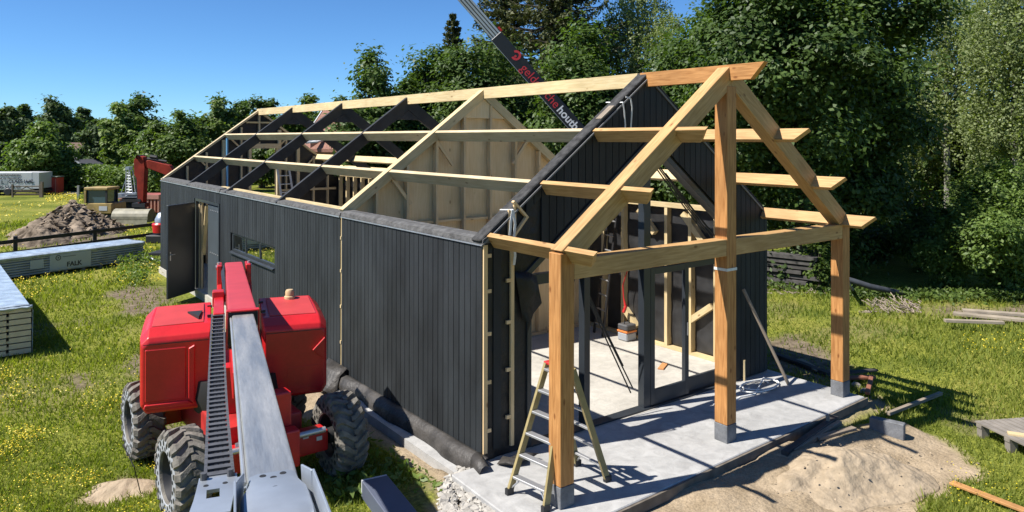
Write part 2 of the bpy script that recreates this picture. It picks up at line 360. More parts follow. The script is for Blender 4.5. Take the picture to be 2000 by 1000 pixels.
# ------------------------------------------------------------------ the barn
X0, X1, XC, YF, YB = -.1, 5.87, 2.885, 1.37, 18.85
APEX, SL = 4.95, .74
TH = math.atan(SL)
def roof(x): return APEX-SL*abs(x-XC)
barn = thing('barn', 'black clad timber barn under construction with open roof frame and wooden porch', 'barn', (2.9, 9, 0))
MB().prism([V((-.66, -.50, -.35)), V((5.99, -.28, -.35)), V((5.99, 1.33, -.35)), V((-.58, 1.33, -.35))], (0, 0, .35)).build('porch_slab', CONC, barn, bevel=.012)
MB().beam((-.66, -.532, -.066), (6.0, -.312, -.066), .03, .12).build('formwork_board', mat('formwork', (.16, .135, .105), .85, var=.35, vscale=6), barn)
MB().box(-.13, 5.99, 1.332, 18.95, -.35, -.003).build('floor_slab', CONCS, barn)
MB().prism([V((-.40, 1.332, -.35)), V((-.132, 1.332, -.35)), V((-.132, 8.2, -.35)), V((-.30, 8.2, -.35))], (0, 0, .245)).build('footing', CONC, barn)
# --- left long wall, in three panels, boards cut round the openings
HOLES = [(8.73, 11.60, 1.38, 1.80), (12.58, 14.78, -.2, 2.40)]
def boards(ya, yb, z0, z1, parent, name='cladding', x=X0, t=.022, w=.118, gap=.012):
    m = MB(); y = ya
    while y < yb-.02:
        y2 = min(y+w, yb); segs = [(z0, z1)]
        for (ha, hb, hz0, hz1) in HOLES:
            if y2 > ha and y < hb:
                segs = [q for q in ((z0, hz0), (hz1, z1)) if q[1]-q[0] > .03]
        for (a, b) in segs:
            dx = random.uniform(-.0015, .0015); m.box(x+dx, x+t+dx, y, y2, a+random.uniform(-.004, .004), b)
        y += w+gap
    return m.build(name, BLK, parent)
for (ya, yb, z0) in ((1.385, 5.50, .03), (5.56, 12.50, .03), (12.545, 18.86, -.05)):
    wl = MB()
    cuts = sorted([h for h in HOLES if h[0] > ya and h[1] < yb]); y = ya
    for (ha, hb, hz0, hz1) in cuts:
        wl.box(X0+.03, .10, y, ha, 0, 2.70)
        if hz0 > 0: wl.box(X0+.03, .10, ha, hb, 0, hz0)
        wl.box(X0+.03, .10, ha, hb, hz1, 2.70); y = hb
    wl.box(X0+.03, .10, y, yb, 0, 2.70)
    w = wl.build('side_wall', MEMB, barn)
    boards(ya, yb, z0, 2.685, w)
    if yb < 6:
        pts = [V((X0-.015, 0, 2.69)), V((X0+.0, 0, 2.755)), V((X0+.06, 0, 2.78)), V((.12, 0, 2.785)), V((.16, 0, 2.75)), V((.16, 0, 2.702)), V((X0-.015, 0, 2.702))]
        cp = MB().prism([q+V((0, ya-.03, 0)) for q in pts], (0, yb-ya+.05, 0)); cp.build('wall_cap', FELT, w)
        MB().box(X0-.022, X0-.002, ya-.01, yb, 2.672, 2.688).build('edge_strip', GALV, w)
    elif yb < 13:
        MB().prism([V((X0-.015, ya, 2.69)), V((X0+.005, ya, 2.745)), V((.06, ya, 2.765)), V((.06, ya, 2.702)), V((X0-.015, ya, 2.702))], (0, yb-ya, 0)).build('wall_cap', FELT, w)
        MB().box(.064, .15, ya, yb+.5, 2.702, 2.80).build('top_plate', SPRU, w)
        MB().box(X0-.022, X0-.002, ya, yb, 2.668, 2.688).build('edge_strip', GALV, w)
    else:
        MB().prism([V((X0-.015, ya, 2.69)), V((X0+.005, ya, 2.76)), V((.10, ya, 2.79)), V((.14, ya, 2.702)), V((X0-.015, ya, 2.702))], (0, yb-ya, 0)).build('wall_cap', FELT, w)
        MB().box(X0-.022, X0-.002, ya, yb, 2.668, 2.688).build('edge_strip', GALV, w)
    if ya > 5: # seam battens with little cleats
        sm = MB().box(X0+.012, X0+.03, ya-.055, ya-.005, 0, 2.69)
        if ya < 6:
            for z in (.55, 1.15, 1.75, 2.3): sm.box(X0-.006, X0+.011, ya-.05, ya-.012, z, z+.05)
        sm.build('seam_batten', SPRU if ya < 6 else ANTH, w)
# membrane rolled out along the foot of the wall
def cloth(name, rows, m, parent, th=.006):
    mb = MB(); r = len(rows); c = len(rows[0]); P = [p for row in rows for p in row]
    mb.quadset(P, [(i*c+j, i*c+j+1, (i+1)*c+j+1, (i+1)*c+j) for i in range(r-1) for j in range(c-1)])
    o = mb.build(name, m, parent, smooth=True); md = o.modifiers.new('s', 'SOLIDIFY'); md.thickness = th; return o
rows = []
for i in range(70):
    y = 1.25+i*.088; k = .25+1.0*vnoise(y, 0, .9, 4)+.35*vnoise(y, 0, .25, 7)
    rows.append([V((X0+.01, y, .10)), V((X0-.04*k, y, .07+.03*k)), V((X0-.10*k, y, .06*k)), V((X0-.14*k, y, .0)), V((X0-.15*k, y, -.06)), V((X0-.12*k-.03, y, -.12-.02*k))])
SKIRT = mat('dusty_membrane', (.055, .05, .045), .55, var=.4, vscale=5, bump=.6, bscale=14, spec=.4)
cloth('foot_membrane', rows, SKIRT, barn)
rows = []
for i in range(9):
    t = i/8; y = 5.2+t*.75; k = math.sin(math.pi*t)
    rows.append([V((X0-.03, y, .22)), V((X0-.14-.10*k, y+.05, .10+.06*k)), V((X0-.20-.10*k, y+.05*math.sin(i*2), -.02+.03*math.sin(i*2.3))), V((X0-.24-.17*k, y-.06+.06*math.sin(i*3), -.12))])
cloth('membrane_flap', rows, SKIRT, barn)
rows = []
for i in range(8):
    a = i/7*4.4; rows.append([V((X0-.13+.09*math.cos(a+1), 1.1+.03*i*.2, -.02+.11*math.sin(a+1))), V((X0-.05+.10*math.cos(a+1), 1.42, .02+.11*math.sin(a+1)))])
cloth('membrane_roll', rows, SKIRT, barn)
rows = [[V((.0+.12*i, 1.2+.05*math.sin(i), .012+.05*(i % 2))), V((.02+.12*i, 1.05-.1*(i % 3)*.4, .02+.06*((i+1) % 2)))] for i in range(5)]
cloth('membrane_scrap', rows, SKIRT, barn)
# window in the long wall
wn = MB()
x = X0+.055
for (a, b) in ((8.73, 8.79), (11.54, 11.60)): wn.box(x-.03, x+.03, a, b, 1.38, 1.80)
for (a, b) in ((1.38, 1.43), (1.75, 1.80)): wn.box(x-.027, x+.027, 8.79, 11.54, a, b)
for y in (9.70, 10.65): wn.box(x-.025, x+.025, y-.03, y+.03, 1.43, 1.75)
win = wn.build('window', ANTH, barn, bevel=.004)
for a, b in ((8.79, 9.67), (9.73, 10.62), (10.68, 11.54)): MB().prism([V((x-.004, a+.002, 1.432)), V((x+.002, a+.002, 1.432)), V((x-.008, a+.002, 1.748)), V((x-.014, a+.002, 1.748))], (0, b-a-.004, 0)).build('pane', GLASS, win)
MB().prism([V((X0-.05, 8.71, 1.33)), V((X0-.05, 8.71, 1.35)), V((x-.032, 8.71, 1.378)), V((x-.032, 8.71, 1.33))], (0, 2.91, 0)).build('sill', ANTH, win)
# double door: one leaf swung out, one shut
df = MB()
for a, b in ((12.58, 12.65), (14.71, 14.78)): df.box(X0-.004, .1, a, b, 0, 2.40)
df.box(X0-.002, .098, 12.65, 14.71, 2.33, 2.40)
df.build('door_frame', ANTH, barn)
def leaf(hx, hy, ang, w_, m, name='door'):
    d = V((math.cos(ang), math.sin(ang), 0)); n = V((-d.y, d.x, 0)); a = V((hx, hy, 0)); b = a+d*w_
    lm = MB().beam(a+V((0, 0, 1.12)), b+V((0, 0, 1.12)), .05, 2.36)
    o = lm.build(name, m, barn, bevel=.004); return o, d, n, b
dr, d_, n_, b_ = leaf(-.14, 14.70, math.radians(221), 1.10, ANTH)
hm = MB()
for sg in (1, -1):
    q = b_-d_*.08+n_*sg*.028
    hm.beam(q+V((0, 0, .90)), q+V((0, 0, 1.12)), .012, .04, up=d_)
    hm.tube([q+V((0, 0, 1.05)), q+n_*sg*.05+V((0, 0, 1.05)), q+n_*sg*.05-d_*.12+V((0, 0, 1.05))], .009, 8)
hm.build('handle', ALU, dr)
MB().beam(V((-.165, 14.72, .2)), V((-.165, 14.72, 2.2)), .014, .03, up=(0, 1, 0)).build('hinge', DARK, dr)
dr2, d2, n2, b2 = leaf(-.045, 12.66, math.radians(90), 1.02, GREYP)
hn = MB()
for z in (.95, 1.0, 2.15, 2.2):
    pass
for z in (1.1, 2.17):
    for k in range(5): hn.box(-.079, -.072, 12.75+k*.16, 12.83+k*.16, z, z+.022)
hn.build('hinge', ALU, dr2)
MB().box(-.04, -.02, 14.60, 14.68, 0, 2.33).box(-.02, .03, 14.5, 14.55, 0, 2.30).build('jamb_lining', SPRUD, barn)
MB().beam((.02, 14.1, 2.25), (.05, 14.55, .9), .05, .09, up=(1, 0, 0)).beam((.3, 13.9, 1.25), (.35, 14.4, 1.0), .05, .09, up=(1, 0, 0)).build('door_brace', SPRU, barn)
MB().box(X0-.045, X0-.012, 15.15, 15.33, 1.55, 2.05).build('meter_box', DARK, barn, bevel=.01)
# --- right long wall
MB().box(5.76, 5.84, 1.6, 18.85, -.003, 2.70).build('side_wall', MEMB, barn)
rows = [[V((5.75-.035*vnoise(y*.5, z, .16, 3)-.012*vnoise(y, z, .09, 5), y, z)) for z in np.linspace(.02, 2.69, 34)] for y in np.linspace(1.6, 7, 60)]
cloth('wall_membrane', rows, mat('sheen_membrane', (.03, .03, .031), .42, var=.3, vscale=5, spec=.5), barn, th=.003)
rb = MB(); y = 1.6
while y < 18.8:
    rb.box(5.842, 5.87, y, min(y+.118, 18.85), -.05, 2.69); y += .13
rb.build('cladding', BLK, barn)
for y in list(np.arange(1.68, 18.7, .575)):
    w_ = .07; MB().box(5.60, 5.725, y-w_/2, y+w_/2, .046, 2.688).build('stud', SPRU, barn)
MB().box(5.595, 5.727, 1.6, 5.55, 2.69, 2.775).box(5.595, 5.727, 5.78, 18.6, 2.69, 2.775).build('top_plate', SPRU, barn)
MB().box(5.592, 5.727, 1.6, 18.6, 0, .045).build('bottom_plate', SPRU, barn)
for (a, za, b, zb) in ((3.02, 2.60, 2.50, 2.06), (4.15, 2.58, 3.72, 2.16), (2.88, .60, 2.35, .98), (4.55, .55, 4.2, .22)):
    MB().beam((5.66, a, za), (5.66, b, zb), .11, .11, up=(1, 0, 0)).build('brace', SPRU, barn)
# --- gable at the back
def gable_poly(y, x0, x1, z0, drop):
    return [V((x0, y, z0)), V((x1, y, z0)), V((x1, y, roof(x1)-drop)), V((XC, y, APEX-drop)), V((x0, y, roof(x0)-drop))]
bg = MB(); yb = 18.74; wz = (2.62, 3.48, 1.9, 3.66)
bg.prism([V((X0, yb, 0)), V((wz[0], yb, 0)), V((wz[0], yb, roof(wz[0])-.05)), V((X0, yb, roof(X0)-.05))], (0, .08, 0))
bg.prism([V((wz[1], yb, 0)), V((X1, yb, 0)), V((X1, yb, roof(X1)-.05)), V((wz[1], yb, roof(wz[1])-.05))], (0, .08, 0))
bg.box(wz[0], wz[1], yb, yb+.08, 0, wz[2])
bg.prism([V((wz[0], yb, wz[3])), V((wz[1], yb, wz[3])), V((wz[1], yb, roof(wz[1])-.05)), V((XC, yb, APEX-.05)), V((wz[0], yb, roof(wz[0])-.05))], (0, .08, 0))
bgo = bg.build('back_gable', MEMB, barn)
for x in (.63, 1.21, 1.74, 2.30, 2.885, 3.57, 3.80, 4.22, 4.78, 5.3):
    sides = [(0, roof(x)-.16)]
    if wz[0]-.05 < x < wz[1]+.05: sides = [(0, wz[2]-.02), (wz[3]+.02, roof(x)-.2)]
    for a, b in sides:
        ww = .10 if x in (1.74, 3.57, 4.22) else .05
        MB().box(x-ww/2, x+ww/2, yb-.13, yb-.005, a, b).build('stud', SPRUD, bgo)
for sg in (-1, 1):
    xe = X0 if sg < 0 else X1
    MB().beam((xe, yb-.02, roof(xe)-.035), (XC, yb-.02, APEX-.035), .17, .06, up=(0, 0, 1), e1=(.022, -.022)).build('rake_plate', SPRUD, bgo)
    for (xa, za) in ((.95, 3.36), (1.9, 4.05)):
        a = XC+sg*(XC-xa); b = XC+sg*(XC-xa-.36)
        MB().beam((a, yb-.08, za), (b, yb-.08, za-.36), .05, .05, up=(0, 1, 0)).build('brace', SPRUD, bgo)
MB().box(XC-.42, XC+.42, yb-.128, yb-.007, 4.50, 4.55).build('collar', SPRU, bgo)
wf = MB().box(wz[0]-.09, wz[0], yb-.14, yb+.09, wz[2], wz[3]).box(wz[1], wz[1]+.09, yb-.14, yb+.09, wz[2], wz[3]).box(wz[0]-.09, wz[1]+.09, yb-.142, yb+.09, wz[3]+.002, wz[3]+.16).box(wz[0]-.09, wz[1]+.09, yb-.142, yb+.09, wz[2]-.09, wz[2]-.002)
wf.build('window_frame', SPRUD, bgo)
MB().box(wz[1]+.1, 5.6, yb-.125, yb-.01, 2.20, 2.27).build('noggin', SPRUD, bgo)
# --- plywood partition with its studs towards the porch
yp = 5.70
pw = MB().prism(gable_poly(yp, .12, 5.58, .005, .12), (0, .018, 0)).build('partition_wall', PLY, barn)
sj = MB()
for x in np.arange(.60, 5.4, .61):
    MB().box(x-.025, x+.025, yp-.125, yp-.004, .05, roof(x)-.19).build('stud', PSTUD, pw)
    sj.box(x-.55, x-.548, yp-.003, yp-.001, .05, roof(max(x-.55, .2))-.2) if False else None
MB().box(.13, 5.57, yp-.127, yp-.006, .002, .048).build('bottom_plate', PSTUD, pw)
for z in (2.44,):
    k = MB()
    for x in np.arange(.905, 5.2, .61): k.box(x-.275, x+.275, yp-.06, yp-.005, z, z+.045)
    k.build('noggin', PSTUD, pw)
for sg in (-1, 1):
    xe = .0 if sg < 0 else 5.77
    MB().beam((xe, yp-.05, roof(xe)-.085), (XC-sg*.0, yp-.05, APEX-.085), .16, .16, up=(0, 0, 1), e1=(.059, -.059)).build('rafter', SPRU, pw)
    for (xa, za) in ((.90, 3.30), (1.80, 3.98)):
        a = XC+sg*(XC-xa); b = XC+sg*(XC-xa-.38); b2_ = XC+sg*(XC-xa-.10)
        MB().beam((a, yp-.09, za), (b, yp-.09, za-.48), .06, .05, up=(0, 1, 0)).build('brace', PSTUD, pw)
MB().prism([V((XC-.5, yp-.10, APEX-.56)), V((XC+.5, yp-.10, APEX-.56)), V((XC, yp-.10, APEX-.19))], (0, .09, 0)).build('gusset', PLY, pw)
# --- dark roof trusses
for yt in (8.60, 12.06, 15.60):
    for sg in (-1, 1):
        xe = .02 if sg < 0 else 5.75; s2 = SL
        n = V((sg*-1*0, 0, 0))
        a = V((xe, yt, roof(xe)-.155)); b = V((XC, yt, APEX-.155))
        MB().beam(a, b, .09, .25, e1=(.092, -.092), e0=(.1, -.1)).build('rafter', BLKP, barn, bevel=.004)
    MB().prism([V((XC-.72, yt-.038, roof(XC-.72)-.30)), V((XC-.28, yt-.038, 4.42)), V((XC+.28, yt-.038, 4.42)), V((XC+.72, yt-.038, roof(XC+.72)-.30)), V((XC, yt-.038, APEX-.32))], (0, .076, 0)).build('collar', BLKP, barn)
# --- purlins and ridge of the barn (pale) and of the porch (orange), one length each
def purlin(x, ya, yb_, m, w_, h, drop=0, tip=0, up=None, name='purlin'):
    sg = -1 if x < XC-.01 else 1 if x > XC+.01 else 0
    nrm = V((sg*math.sin(TH), 0, math.cos(TH))) if sg else V((0, 0, 1))
    if up: nrm = V(up)
    zt = roof(x) if sg else APEX+.03
    c = V((x, 0, zt-drop))-nrm*(h/2)
    return MB().beam(c+V((0, ya, 0)), c+V((0, yb_, 0)), w_, h, up=nrm, e0=(0, -tip)).build(name, m, barn, bevel=.003)
cuts = [1.56, 5.655, 8.60, 12.06, 15.60, 18.80]
for xp in (.84, 1.78):
    for sg in (-1, 1):
        xx = XC+sg*(XC-xp)
        for a, b in zip(cuts[:-1], cuts[1:]): purlin(xx, a+.001, b-.001, SPRU if sg > 0 else SPRUD, .066, .20, drop=.004)
        purlin(xx, -.56, 1.558, DOUGP, .07, .19, drop=.004, tip=.16)
for a, b in zip(cuts[:-1], cuts[1:]): purlin(XC, a-.001*(a > 2), b-.001, SPRU, .07, .21, name='ridge_beam')
purlin(XC, -.62, 1.50, DOUG, .09, .21, tip=.20, name='ridge_beam')
for sg in (-1, 1): purlin(XC+sg*(XC+.02), -.56, 1.36, DOUGP, .07, .19, drop=-.01, tip=.16, name='eaves_beam')
purlin(5.62, 5.8, 18.7, SPRU, .066, .17, drop=-.12)
# --- front gable
yf = YF
OA, OZ, OL, OR = 2.95, 4.03, .61, 5.02      # opening: apex x, apex z, left and right jamb
def otop(x): return OZ-.745*abs(x-OA)
ring = MB()
yc = yf+.03
ring.prism([V((X0+.04, yc, 0)), V((OL, yc, 0)), V((OL, yc, otop(OL))), V((OL, yc, roof(OL)-.02)), V((X0+.04, yc, roof(X0+.04)-.02))], (0, .15, 0))
ring.prism([V((OL, yc, otop(OL))), V((OA, yc, OZ)), V((OA, yc, roof(OA)-.02)), V((XC, yc, APEX-.02)), V((OL, yc, roof(OL)-.02))], (0, .15, 0))
ring.prism([V((OA, yc, OZ)), V((OR, yc, otop(OR))), V((OR, yc, roof(OR)-.02)), V((OA, yc, roof(OA)-.02))], (0, .15, 0))
ring.prism([V((OR, yc, 0)), V((X1-.04, yc, 0)), V((X1-.04, yc, roof(X1-.04)-.02)), V((OR, yc, roof(OR)-.02)), V((OR, yc, otop(OR)))], (0, .15, 0))
fgo = ring.build('front_gable', MEMB, barn)
cl = MB(); x = .07
def strip(x, x2, lo, hi):
    cl.prism([V((x, yf, lo(x))), V((x2, yf, lo(x2))), V((x2, yf, hi(x2))), V((x, yf, hi(x)))], (0, .024, 0))
hi = lambda q: roof(q)-.03
while x < X1-.02:
    x2 = min(x+.118, X1)
    if x2 <= .31: strip(x, x2, lambda q: .12, hi)
    elif x < OL-.1 and x > .4 and x2 < .62: pass
    elif x2 < .62: pass
    elif x >= OR-.06: strip(x, x2, lambda q: .02, hi)
    else:
        if x < .8: strip(x, x2, lambda q: max(otop(q)+.06, roof(q)-.2), hi)
        else: strip(x, x2, lambda q: otop(q)+.06, hi)
    x += .13
cl.build('cladding', BLK, fgo)
bt = MB()
for (xa, xb, z1) in ((-.088, -.03, 2.68), (.335, .385, 2.72)):
    bt.box(xa, xb, yf-.012, yf+.022, .10, z1)
for z in (.35, .95, 1.55, 2.08, 2.52):
    bt.box(-.03, .03, yf-.010, yf+.020, z, z+.045); bt.box(.27, .335, yf-.010, yf+.020, z+.10, z+.145)
bt.build('batten', PSTUD, fgo)
ob = MB().beam((.37, yf-.002, 3.20), (.60, yf-.002, 2.98), .03, .05, up=(0, 1, 0)).beam((.60, yf-.003, 3.00), (.36, yf-.003, 2.74), .03, .05, up=(0, 1, 0)).box(.30, .34, yf-.004, yf+.02, 2.75, 3.10).box(.385, .42, yf-.004, yf+.02, 2.75, 3.18)
ob.build('bare_lath', PSTUD, fgo)
for sg in (-1, 1):
    xe = X0-.03 if sg < 0 else X1+.03
    MB().beam((xe, yf+.10, roof(xe)+.005), (XC, yf+.10, APEX+.005), .20, .05, e1=(.018, -.018)).build('verge_cap', mat('verge_felt', (.062, .061, .06), .9, var=.4, vscale=12, bump=.6, bscale=30, spec=.15), fgo, bevel=.012)
    MB().beam((xe, yf-.012, roof(xe)-.05), (XC, yf-.012, APEX-.05), .018, .022).build('verge_strip', mat('verge_grey', (.2, .2, .2), .6), fgo)
# steel surround of the opening and glazing frame
fr = MB()
fr.box(OL, OL+.07, yf+.0, yf+.17, 0, otop(OL+.035)-.02); fr.box(OR-.07, OR, yf+.0, yf+.17, 0, otop(OR-.035)-.02)
fr.beam((OL, yf+.085, otop(OL)-.045), (OA, yf+.085, OZ-.045), .168, .08); fr.beam((OR, yf+.086, otop(OR)-.045), (OA, yf+.086, OZ-.045), .166, .08)
fro = fr.build('glazing_frame', ANTH, barn, bevel=.004)
for xq in (1.69, 2.90):
    hw_ = .055 if xq < 2 else .072; MB().box(xq-hw_, xq+hw_, yf+.03, yf+.15, 0, otop(xq)-.09).build('mullion', ANTH, fro, bevel=.004)
MB().box(OL+.07, 1.635, yf+.04, yf+.14, 2.08, 2.22).box(1.745, 2.845, yf+.04, yf+.14, 2.08, 2.20).box(2.955, OR-.07, yf+.04, yf+.14, 2.08, 2.20).build('transom', ANTH, fro, bevel=.004)
MB().box(OL+.07, OR-.07, yf-.01, yf+.16, .0, .022).build('threshold', ANTH, fro)
for i, (a, b, yy) in enumerate(((2.975, 3.84, yf+.05), (3.80, 4.94, yf+.11))):
    s_ = MB().box(a, a+.09, yy-.025, yy+.025, .03, 2.075).box(b-.09, b, yy-.025, yy+.025, .03, 2.075)
    s_.box(a+.09, b-.09, yy-.023, yy+.023, .03, .25).box(a+.09, b-.09, yy-.023, yy+.023, 1.97, 2.07)
    so = s_.build('sliding_door', ANTH, barn, bevel=.004)
    if i == 0: MB().box(b-.055, b-.035, yy-.045, yy-.026, .95, 1.15).build('handle', ALU, so)
# membrane flap and loose cables at the gable
rows = [[V((OL-.22+.02*i, yf-.02, 2.30-.10*i)), V((OL-.02+.02*math.sin(i), yf-.05-.03*math.sin(i), 2.28-.11*i)), V((OL+.10+.03*min(i, 3)*(i < 4)-.05*(i > 3)*(i-3), yf-.06, 2.22-.12*i))] for i in range(7)]
cloth('membrane_flap', rows, MEMB, fgo)
# --- porch: posts on concrete shoes, tie beam, rafters
PS = .1
for xq, zt in ((0, 2.755), (XC, 4.70), (5.77, 2.755)):
    po = MB().box(xq-PS, xq+PS, -PS, PS, .235, zt).build('post', DOUG, barn, bevel=.006)
    MB().box(xq-PS-.003, xq+PS+.003, -PS-.003, PS+.003, 0, .232).build('post_shoe', CONCD, po, bevel=.006)
MB().box(XC-PS-.006, XC+PS+.006, -PS-.006, PS+.006, 2.26, 2.295).build('strap', WEB, barn)
for a, b in ((PS+.001, XC-PS-.001), (XC+PS+.001, 5.77-PS-.001)):
    MB().box(a, b, -PS+.004, PS-.004, 2.46, 2.68).build('tie_beam', DOUGP, barn, bevel=.005)
for sg in (-1, 1):
    xe = 0 if sg < 0 else 5.77
    xs = xe-sg*.0
    MB().beam((xe, 0, roof(xe)-.115+.0), (XC, 0, APEX-.115), .19, .24, e0=(.02, -.13), e1=(.089, -.089)).build('rafter', DOUGP, barn, bevel=.005)
# ------------------------------------------------------------------ boom lift
LC = V((-2.35, 3.75, -.2))
lift = thing('boom_lift', 'red telescopic boom lift with thick off-road tyres parked beside the black wall', 'boom lift', LC)
LB = V((-.2588, -.9659, 0)); LS = V((-.9659, .2588, 0))
def lp(b, s, z): return V((LC.x, LC.y, 0))+LB*b+LS*s+V((0, 0, z))
def lbox(mb, b0, b1, s0, s1, z0, z1):
    return mb.beam(lp(b0, (s0+s1)/2, (z0+z1)/2), lp(b1, (s0+s1)/2, (z0+z1)/2), abs(s1-s0), z1-z0)
# chassis and axles (aligned with the wall)
ch = MB().box(-2.85, -1.85, 2.75, 4.85, .18, .62).build('chassis', REDD, lift, bevel=.04, smooth=True, seg=2)
for y in (2.62, 4.66):
    MB().box(-3.10, -1.62, y-.13, y+.13, .16, .42).build('axle', RED, lift, bevel=.03, smooth=True, seg=2)
    MB().tube([(-3.0, y-.2, .46), (-1.7, y-.2, .46)], .035, 10).build('steering_cylinder', ALU, lift, smooth=True)
MB().box(-2.65, -2.05, 2.3, 2.5, .14, .58).build('axle_mount', RED, lift, bevel=.03, smooth=True, seg=2)
MB().lathe([(0, .42), (.55, .42), (.58, .2), (.52, 0), (0, 0)], (LC.x, LC.y, .55), (0, 0, 1), 40).build('turntable', DARK, lift, smooth=True)
# wheels
def wheel(x, y, steer, out):
    R_, W = .49, .36; c = V((x, y, R_-.2)); ax = V((math.cos(steer)*out, math.sin(steer)*out, 0)); fwd = V((-ax.y, ax.x, 0)); up = V((0, 0, 1))
    h = W/2
    ty = MB().lathe([(.27, -h+.0), (.33, -h-.004), (.41, -h+.0), (.445, -h+.03), (.452, -h*.5), (.455, 0), (.452, h*.5), (.445, h-.03), (.41, h), (.33, h+.004), (.27, h), (.262, h-.02), (.262, -h+.02), (.27, -h)], c, ax, 56).build('wheel', RUB, lift, smooth=True)
    n = 19; lm = MB()
    for k in range(n):
        for side in (-1, 1):
            prev = None; P = []
            for j in range(6):
                t = j/5                                      # centre to shoulder
                lat = side*(t*(h+.012)-.015*(1-t)); an = 2*math.pi*(k+(0 if side > 0 else .5))/n+(.17 if j < 2 else .17-.19*min(1, (t-.2)/.55))*1.0
                wd = .075+.03*t
                r0 = .440 if t < .95 else .40; r1 = R_+.002 if t < .85 else R_-.012-.03*(t > .95)
                row = []
                for (aa, rr) in ((an-wd, r0), (an-wd*.72, r1), (an+wd*.72, r1), (an+wd, r0)):
                    row.append(c+ax*lat+(fwd*math.cos(aa)+up*math.sin(aa))*rr)
                P.append(row)
            pts = [q for row in P for q in row]; fs = []
            for j in range(5):
                for q in range(3): fs.append((j*4+q, j*4+q+1, (j+1)*4+q+1, (j+1)*4+q))
            fs += [(0, 1, 2, 3), (23, 22, 21, 20)]
            lm.quadset(pts, fs)
    lm.build('tread', RUB, ty)
    # pale sidewall ring with round cushioning holes
    for sg in ((1, -1) if x < -2 else (-1, 1)):
        rg = MB(); m_ = 48; ri, ro = .275, .405
        rg.lathe([(ri, sg*(h+.001)), (ri+.01, sg*(h+.007)), (ro-.01, sg*(h+.007)), (ro, sg*(h+.001))], c, ax, m_)
        rg.build('sidewall', RIMW if sg*out*math.cos(steer) < 0 and x < -2 else RUB, ty, smooth=False)
        hl = MB(); q_ = 18
        for k in range(q_):
            for rr, rad in ((.365, .030), (.312, .022)):
                an = 2*math.pi*(k+(.5 if rr < .33 else 0))/q_; cc = c+ax*sg*(h+.0075)+(fwd*math.cos(an)+up*math.sin(an))*rr
                hl.prism([cc+(fwd*math.cos(b)+up*math.sin(b))*rad for b in np.linspace(0, 2*math.pi, 11)[:-1]], ax*sg*.002)
        hl.build('cushion_hole', DARK, ty)
    MB().lathe([(.262, h-.03), (.25, h-.08), (.235, 0.02), (.19, -.02), (.09, -.02), (.085, .03), (0, .03)], c, ax, 36).build('rim', mat('rim_grey', (.035, .035, .037), .5, var=.2), ty, smooth=True)
    MB().lathe([(.262, -h+.03), (.25, -h+.06), (.235, -.05), (.1, -.06), (.09, -h*.9), (0, -h*.9)], c, ax, 30).build('hub', DARK, ty, smooth=True)
wheel(-3.28, 2.60, 0.03, -1); wheel(-3.30, 4.62, 0.0, -1); wheel(-1.42, 2.62, 0.0, 1); wheel(-1.42, 4.62, 0.0, 1)
